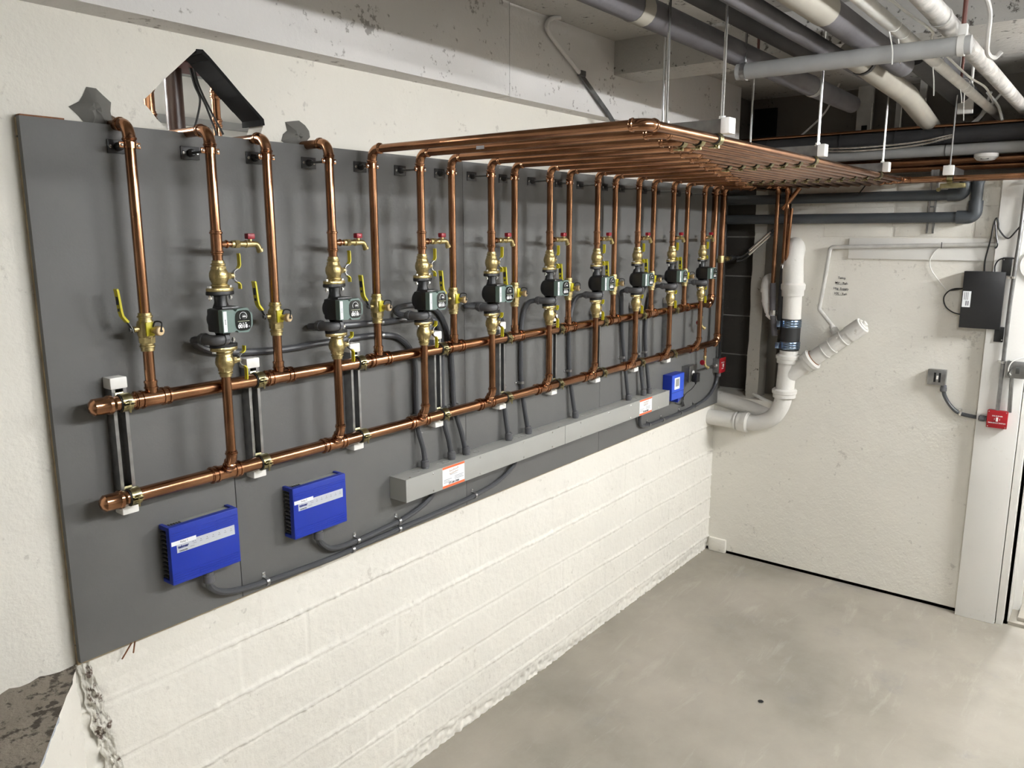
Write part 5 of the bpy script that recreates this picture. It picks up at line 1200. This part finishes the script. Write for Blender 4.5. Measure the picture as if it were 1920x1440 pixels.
m_.tube([(2.20, -0.915, 2.885), (2.225, -1.70, 2.885)], 0.030, 18); part('bar', m_, 'grey_paint', t, world=True)
m_ = MB(); m_.lathe([(0.0335, -0.008), (0.0335, 0.008)], (2.201, -0.945, 2.885), (0, 1, 0), 16); m_.tube([(2.201, -0.945, 2.90), (2.201, -0.945, 3.21)], 0.005, 8); part('hanger', m_, 'steel', t, world=True)
m_ = MB(); m_.lathe([(0.0345, -0.010), (0.0345, 0.010)], (2.224, -1.672, 2.885), (0, 1, 0), 16); m_.box((2.21, -1.685, 2.91), (2.24, -1.66, 2.95), 0.003); part('hanger_ring', m_, 'pipe_white', t, world=True)
m_ = MB(); m_.tube([(2.224, -1.672, 2.94), (2.224, -1.672, 3.21)], 0.0075, 8); part('hanger_rod', m_, 'rod_red', t, world=True)
for (x, y, zz_, lab) in ((2.62, -0.83, 3.0, 'dark thin rod hanging left of the slim ceiling pipe'), (3.5, -1.47, 3.03, 'dark thin rod far right behind the support bar')):
    m_ = MB(); m_.tube([(x, y, zz_-0.05), (x, y, 3.21)], 0.006, 8); solo('hanger_rod', m_, 'rod_red', lab, 'rod', 'dark hanger rods')
t = thing('white_conduit', 'white painted conduit hooking down over the right ceiling pipes', 'conduit', (2.4, -1.68, 3.0))
m_ = MB(); m_.tube(smooth([(2.30, -1.665, 3.21), (2.38, -1.69, 3.10), (2.45, -1.71, 3.03), (2.50, -1.705, 2.96), (2.56, -1.70, 2.915), (2.62, -1.715, 2.905), (2.63, -1.735, 2.925)], 6), 0.0085, 8); part('tube', m_, 'pipe_white', t, world=True)
# girder conduit at left
t = thing('conduit', 'bent painted conduit slanting across the girder above the rack', 'conduit', (2.2, -0.075, 3.1), group='steel conduits')
m_ = MB(); m_.tube(smooth([(2.19, -0.10, 3.205), (2.15, -0.078, 3.195), (2.125, -0.076, 3.165), (2.145, -0.076, 3.135), (2.24, -0.074, 3.085), (2.40, -0.074, 3.005)], 6), 0.010, 10); part('upper_tube', m_, 'girder', t, world=True)
m_ = MB(); m_.ribbon([(2.395, -0.072, 3.007), (2.66, -0.072, 2.855), (2.90, -0.066, 2.70)], (0, 1, 0), 0.008, 0.024); m_.box((2.385, -0.088, 2.995), (2.425, -0.064, 3.02), 0.003); part('lower_strap', m_, 'steel_dull', t, world=True)
# things in the dark space over the back wall
def ypipe(lab, x, z, r, y0, y1, m, parts_=(), name='cross_pipe', group='cross pipes above the back wall'):
    t = thing(name, lab, 'pipe', (x, y0, z), group=group)
    m_ = MB(); m_.tube([(x, y0, z), (x, y1, z)], r, 16); part('pipe', m_, m, t, world=True)
    for pn, a, b, rr_, mm_ in parts_:
        m_ = MB(); m_.tube([(x, a, z), (x, b, z)], rr_, 16); part(pn, m_, mm_, t, world=True)
    return t
ypipe('dark insulated cross pipe above the back wall', 4.5, 2.834, 0.046, 0.09, -1.795, 'insul_d', [('joint', y-0.003, y+0.003, 0.048, 'black_plastic') for y in (-0.2, -0.66, -0.98, -1.25)])
ypipe('thin copper pipe lying on the dark insulated cross pipe', 4.52, 2.892, 0.012, 0.09, -1.795, 'copper')
ypipe('grey white cross pipe under the dark insulated one', 4.5, 2.752, 0.032, 0.09, -1.795, 'grey_paint', [('joint', y-0.003, y+0.003, 0.034, 'steel_dull') for y in (-0.52, -1.26)])
ypipe('brown copper cross pipe under the grey white one', 4.56, 2.700, 0.022, -0.55, -1.795, 'copper')
ypipe('second brown copper cross pipe lower behind', 4.62, 2.665, 0.022, -0.6, -1.79, 'copper')
for k in range(2):
    m_ = MB(); pts = smooth([(4.44, -0.50, 2.79+0.012*k), (4.44, -0.80, 2.775+0.018*k), (4.44, -1.10, 2.785+0.018*k), (4.44, -1.30, 2.82+0.012*k)], 22); rr_ = [0.0055 if i % 2 else 0.0068 for i in range(len(pts))]
    m_.tube(pts, rr_, 8); solo('armoured_cable', m_, 'bright', 'shiny ribbed armoured cable along the grey white cross pipe, %s one' % ('lower', 'upper')[k], 'cable', 'armoured cables')
for (y0, y1, z0, lab) in ((-0.665, -0.76, 2.9, 'wide grey steel stud with oval cutout above the back wall'), (-0.90, -0.935, 2.9, 'narrow bright steel stud right of the wide one'), (-1.03, -1.07, 2.9, 'third steel stud, half hidden by the tan pipe')):
    t = thing('steel_stud', lab, 'stud', (4.80, y0, z0), group='steel studs above the back wall')
    m_ = MB(); m_.box((4.80, y1, 2.70), (4.83, y0, 3.21), 0.001); part('stud', m_, 'pipe_white', t, world=True)
    m_ = MB(); m_.box((4.790, y1-0.004, 2.70), (4.802, y1+0.003, 3.10)); part('flange', m_, 'bright', t, world=True)
    if y0 == -0.665:
        m_ = MB(); m_.box((4.797, -0.735, 2.88), (4.801, -0.700, 2.965), 0.0015); part('cutout', m_, 'dark_hole', t, world=True)
m_ = MB(); m_.box((4.28, -1.41, 2.925), (4.31, -1.335, 3.005), 0.002); m_.tube([(4.30, -1.39, 3.0), (4.30, -1.39, 3.21)], 0.008, 8); solo('junction_box', m_, 'pipe_white', 'pale metal junction box in the dark space over the back wall', 'junction box')
t = thing('smoke_detector', 'white ceiling detector with small grille at the right edge over the cross pipes', 'detector', (4.5, -1.47, 2.72))
m_ = MB(); m_.lathe([(0.062, 0), (0.062, 0.018), (0.045, 0.036), (0.028, 0.040), (0.0, 0.040)], (4.5, -1.47, 2.722), (0, 0, -1), 24); part('body', m_, 'white_plastic', t, world=True)
m_ = MB(); m_.box((4.452, -1.49, 2.688), (4.462, -1.45, 2.694)); part('grille', m_, 'black_plastic', t, world=True)
ypipe('light brown concrete coloured duct low behind the copper cross pipe', 4.70, 2.69, 0.05, -0.45, -1.79, 'tan_pipe')
for k, pts in enumerate(([(4.6, -1.38, 2.90), (4.62, -1.45, 3.0), (4.6, -1.50, 3.06)], [(4.6, -1.36, 2.90), (4.62, -1.41, 2.96), (4.58, -1.45, 3.07)], [(4.5, -1.44, 3.06), (4.52, -1.50, 2.98), (4.5, -1.53, 2.9)])):
    cable('loose pale cable crossing behind the right ceiling pipes, %s' % ('outer', 'inner', 'short')[k], pts, 0.008, 'cord_w', 'loose_cable')
cable('slanting pale wire above the second strut cap', [(4.56, -0.36, 2.875), (4.56, -0.53, 3.03), (4.6, -0.6, 3.21)], 0.006, 'cord_w', 'loose_cable')
# ducts in the dark
ypipe('large dark duct at the right edge above the back wall', 4.70, 2.80, 0.06, -1.62, -1.795, 'rod_red')
for k, (x0, y0, x1, y1, z, r) in enumerate(((3.01, -1.36, 4.85, -1.32, 3.05, 0.07),)):
    m_ = MB(); m_.tube([(x0, y0, z), (x1, y1, z)], r, 16); solo('dark_duct', m_, 'insul_d', 'dark duct running into the shadow above the %s' % ('tan ceiling pipe', 'steel studs')[k], 'duct', 'dark ducts')
# copper and cables seen through the peaked opening
for (x, y, r, z0, z1, lab, m) in ((0.557, 0.25, 0.028, 2.3, 2.95, 'thick upright copper pipe inside the peaked opening, backlit shade in its colour', 'backlit_copper'), (0.702, 0.25, 0.014, 2.3, 3.0, 'thin copper pipe at the right inside the peaked opening', 'copper'), (0.485, 0.27, 0.016, 2.3, 3.0, 'copper pipe at the left corner inside the peaked opening', 'copper')):
    t = thing('copper_run', lab, 'copper pipe', (x, y, z0), group='pipes inside the peaked opening')
    m_ = MB(); m_.tube([(x, y, z0), (x, y, z1)], r, 16); part('pipe', m_, m, t, world=True)
    if r < 0.02:
        for zz_ in (2.64, 2.73): part('coupling', coupling_mb((x, y, zz_), (0, 0, 1), r, 0.03, 12), 'copper_fit', t, world=True)
m_ = MB(); m_.box((0.50, 0.13, 2.79), (0.80, 0.30, 2.86)); solo('hidden_joist', m_, 'rod_red', 'dark red brown timber at the top inside the peaked opening', 'timber')
for k, pts in enumerate(([(0.585, 0.2, 2.80), (0.60, 0.2, 2.74), (0.615, 0.2, 2.70), (0.60, 0.2, 2.64), (0.575, 0.2, 2.58)], [(0.59, 0.2, 2.80), (0.61, 0.2, 2.73), (0.635, 0.2, 2.68), (0.665, 0.2, 2.60), (0.68, 0.2, 2.55)], [(0.60, 0.2, 2.80), (0.615, 0.2, 2.74), (0.65, 0.2, 2.67), (0.69, 0.2, 2.60)])):
    cable('black wire hanging inside the peaked opening, %s' % ('left one curling back', 'middle one', 'right one')[k], pts, 0.0035, 'black_plastic', 'hanging_wire')

# stickers on copper (small tag on the rack)
m_ = MB(); m_.box((0, 0, 0), (0.001, 0.034, 0.011)); me = m_.mesh('pipe_tag', 'silver')
o = D.objects.new('pipe_tag', me); COL.objects.link(o); o.location = (PX[2]-RR-0.0012, -0.42, ZO-0.006); o['label'] = 'small silver tag on an outer cross pipe of the overhead rack'; o['category'] = 'tag'
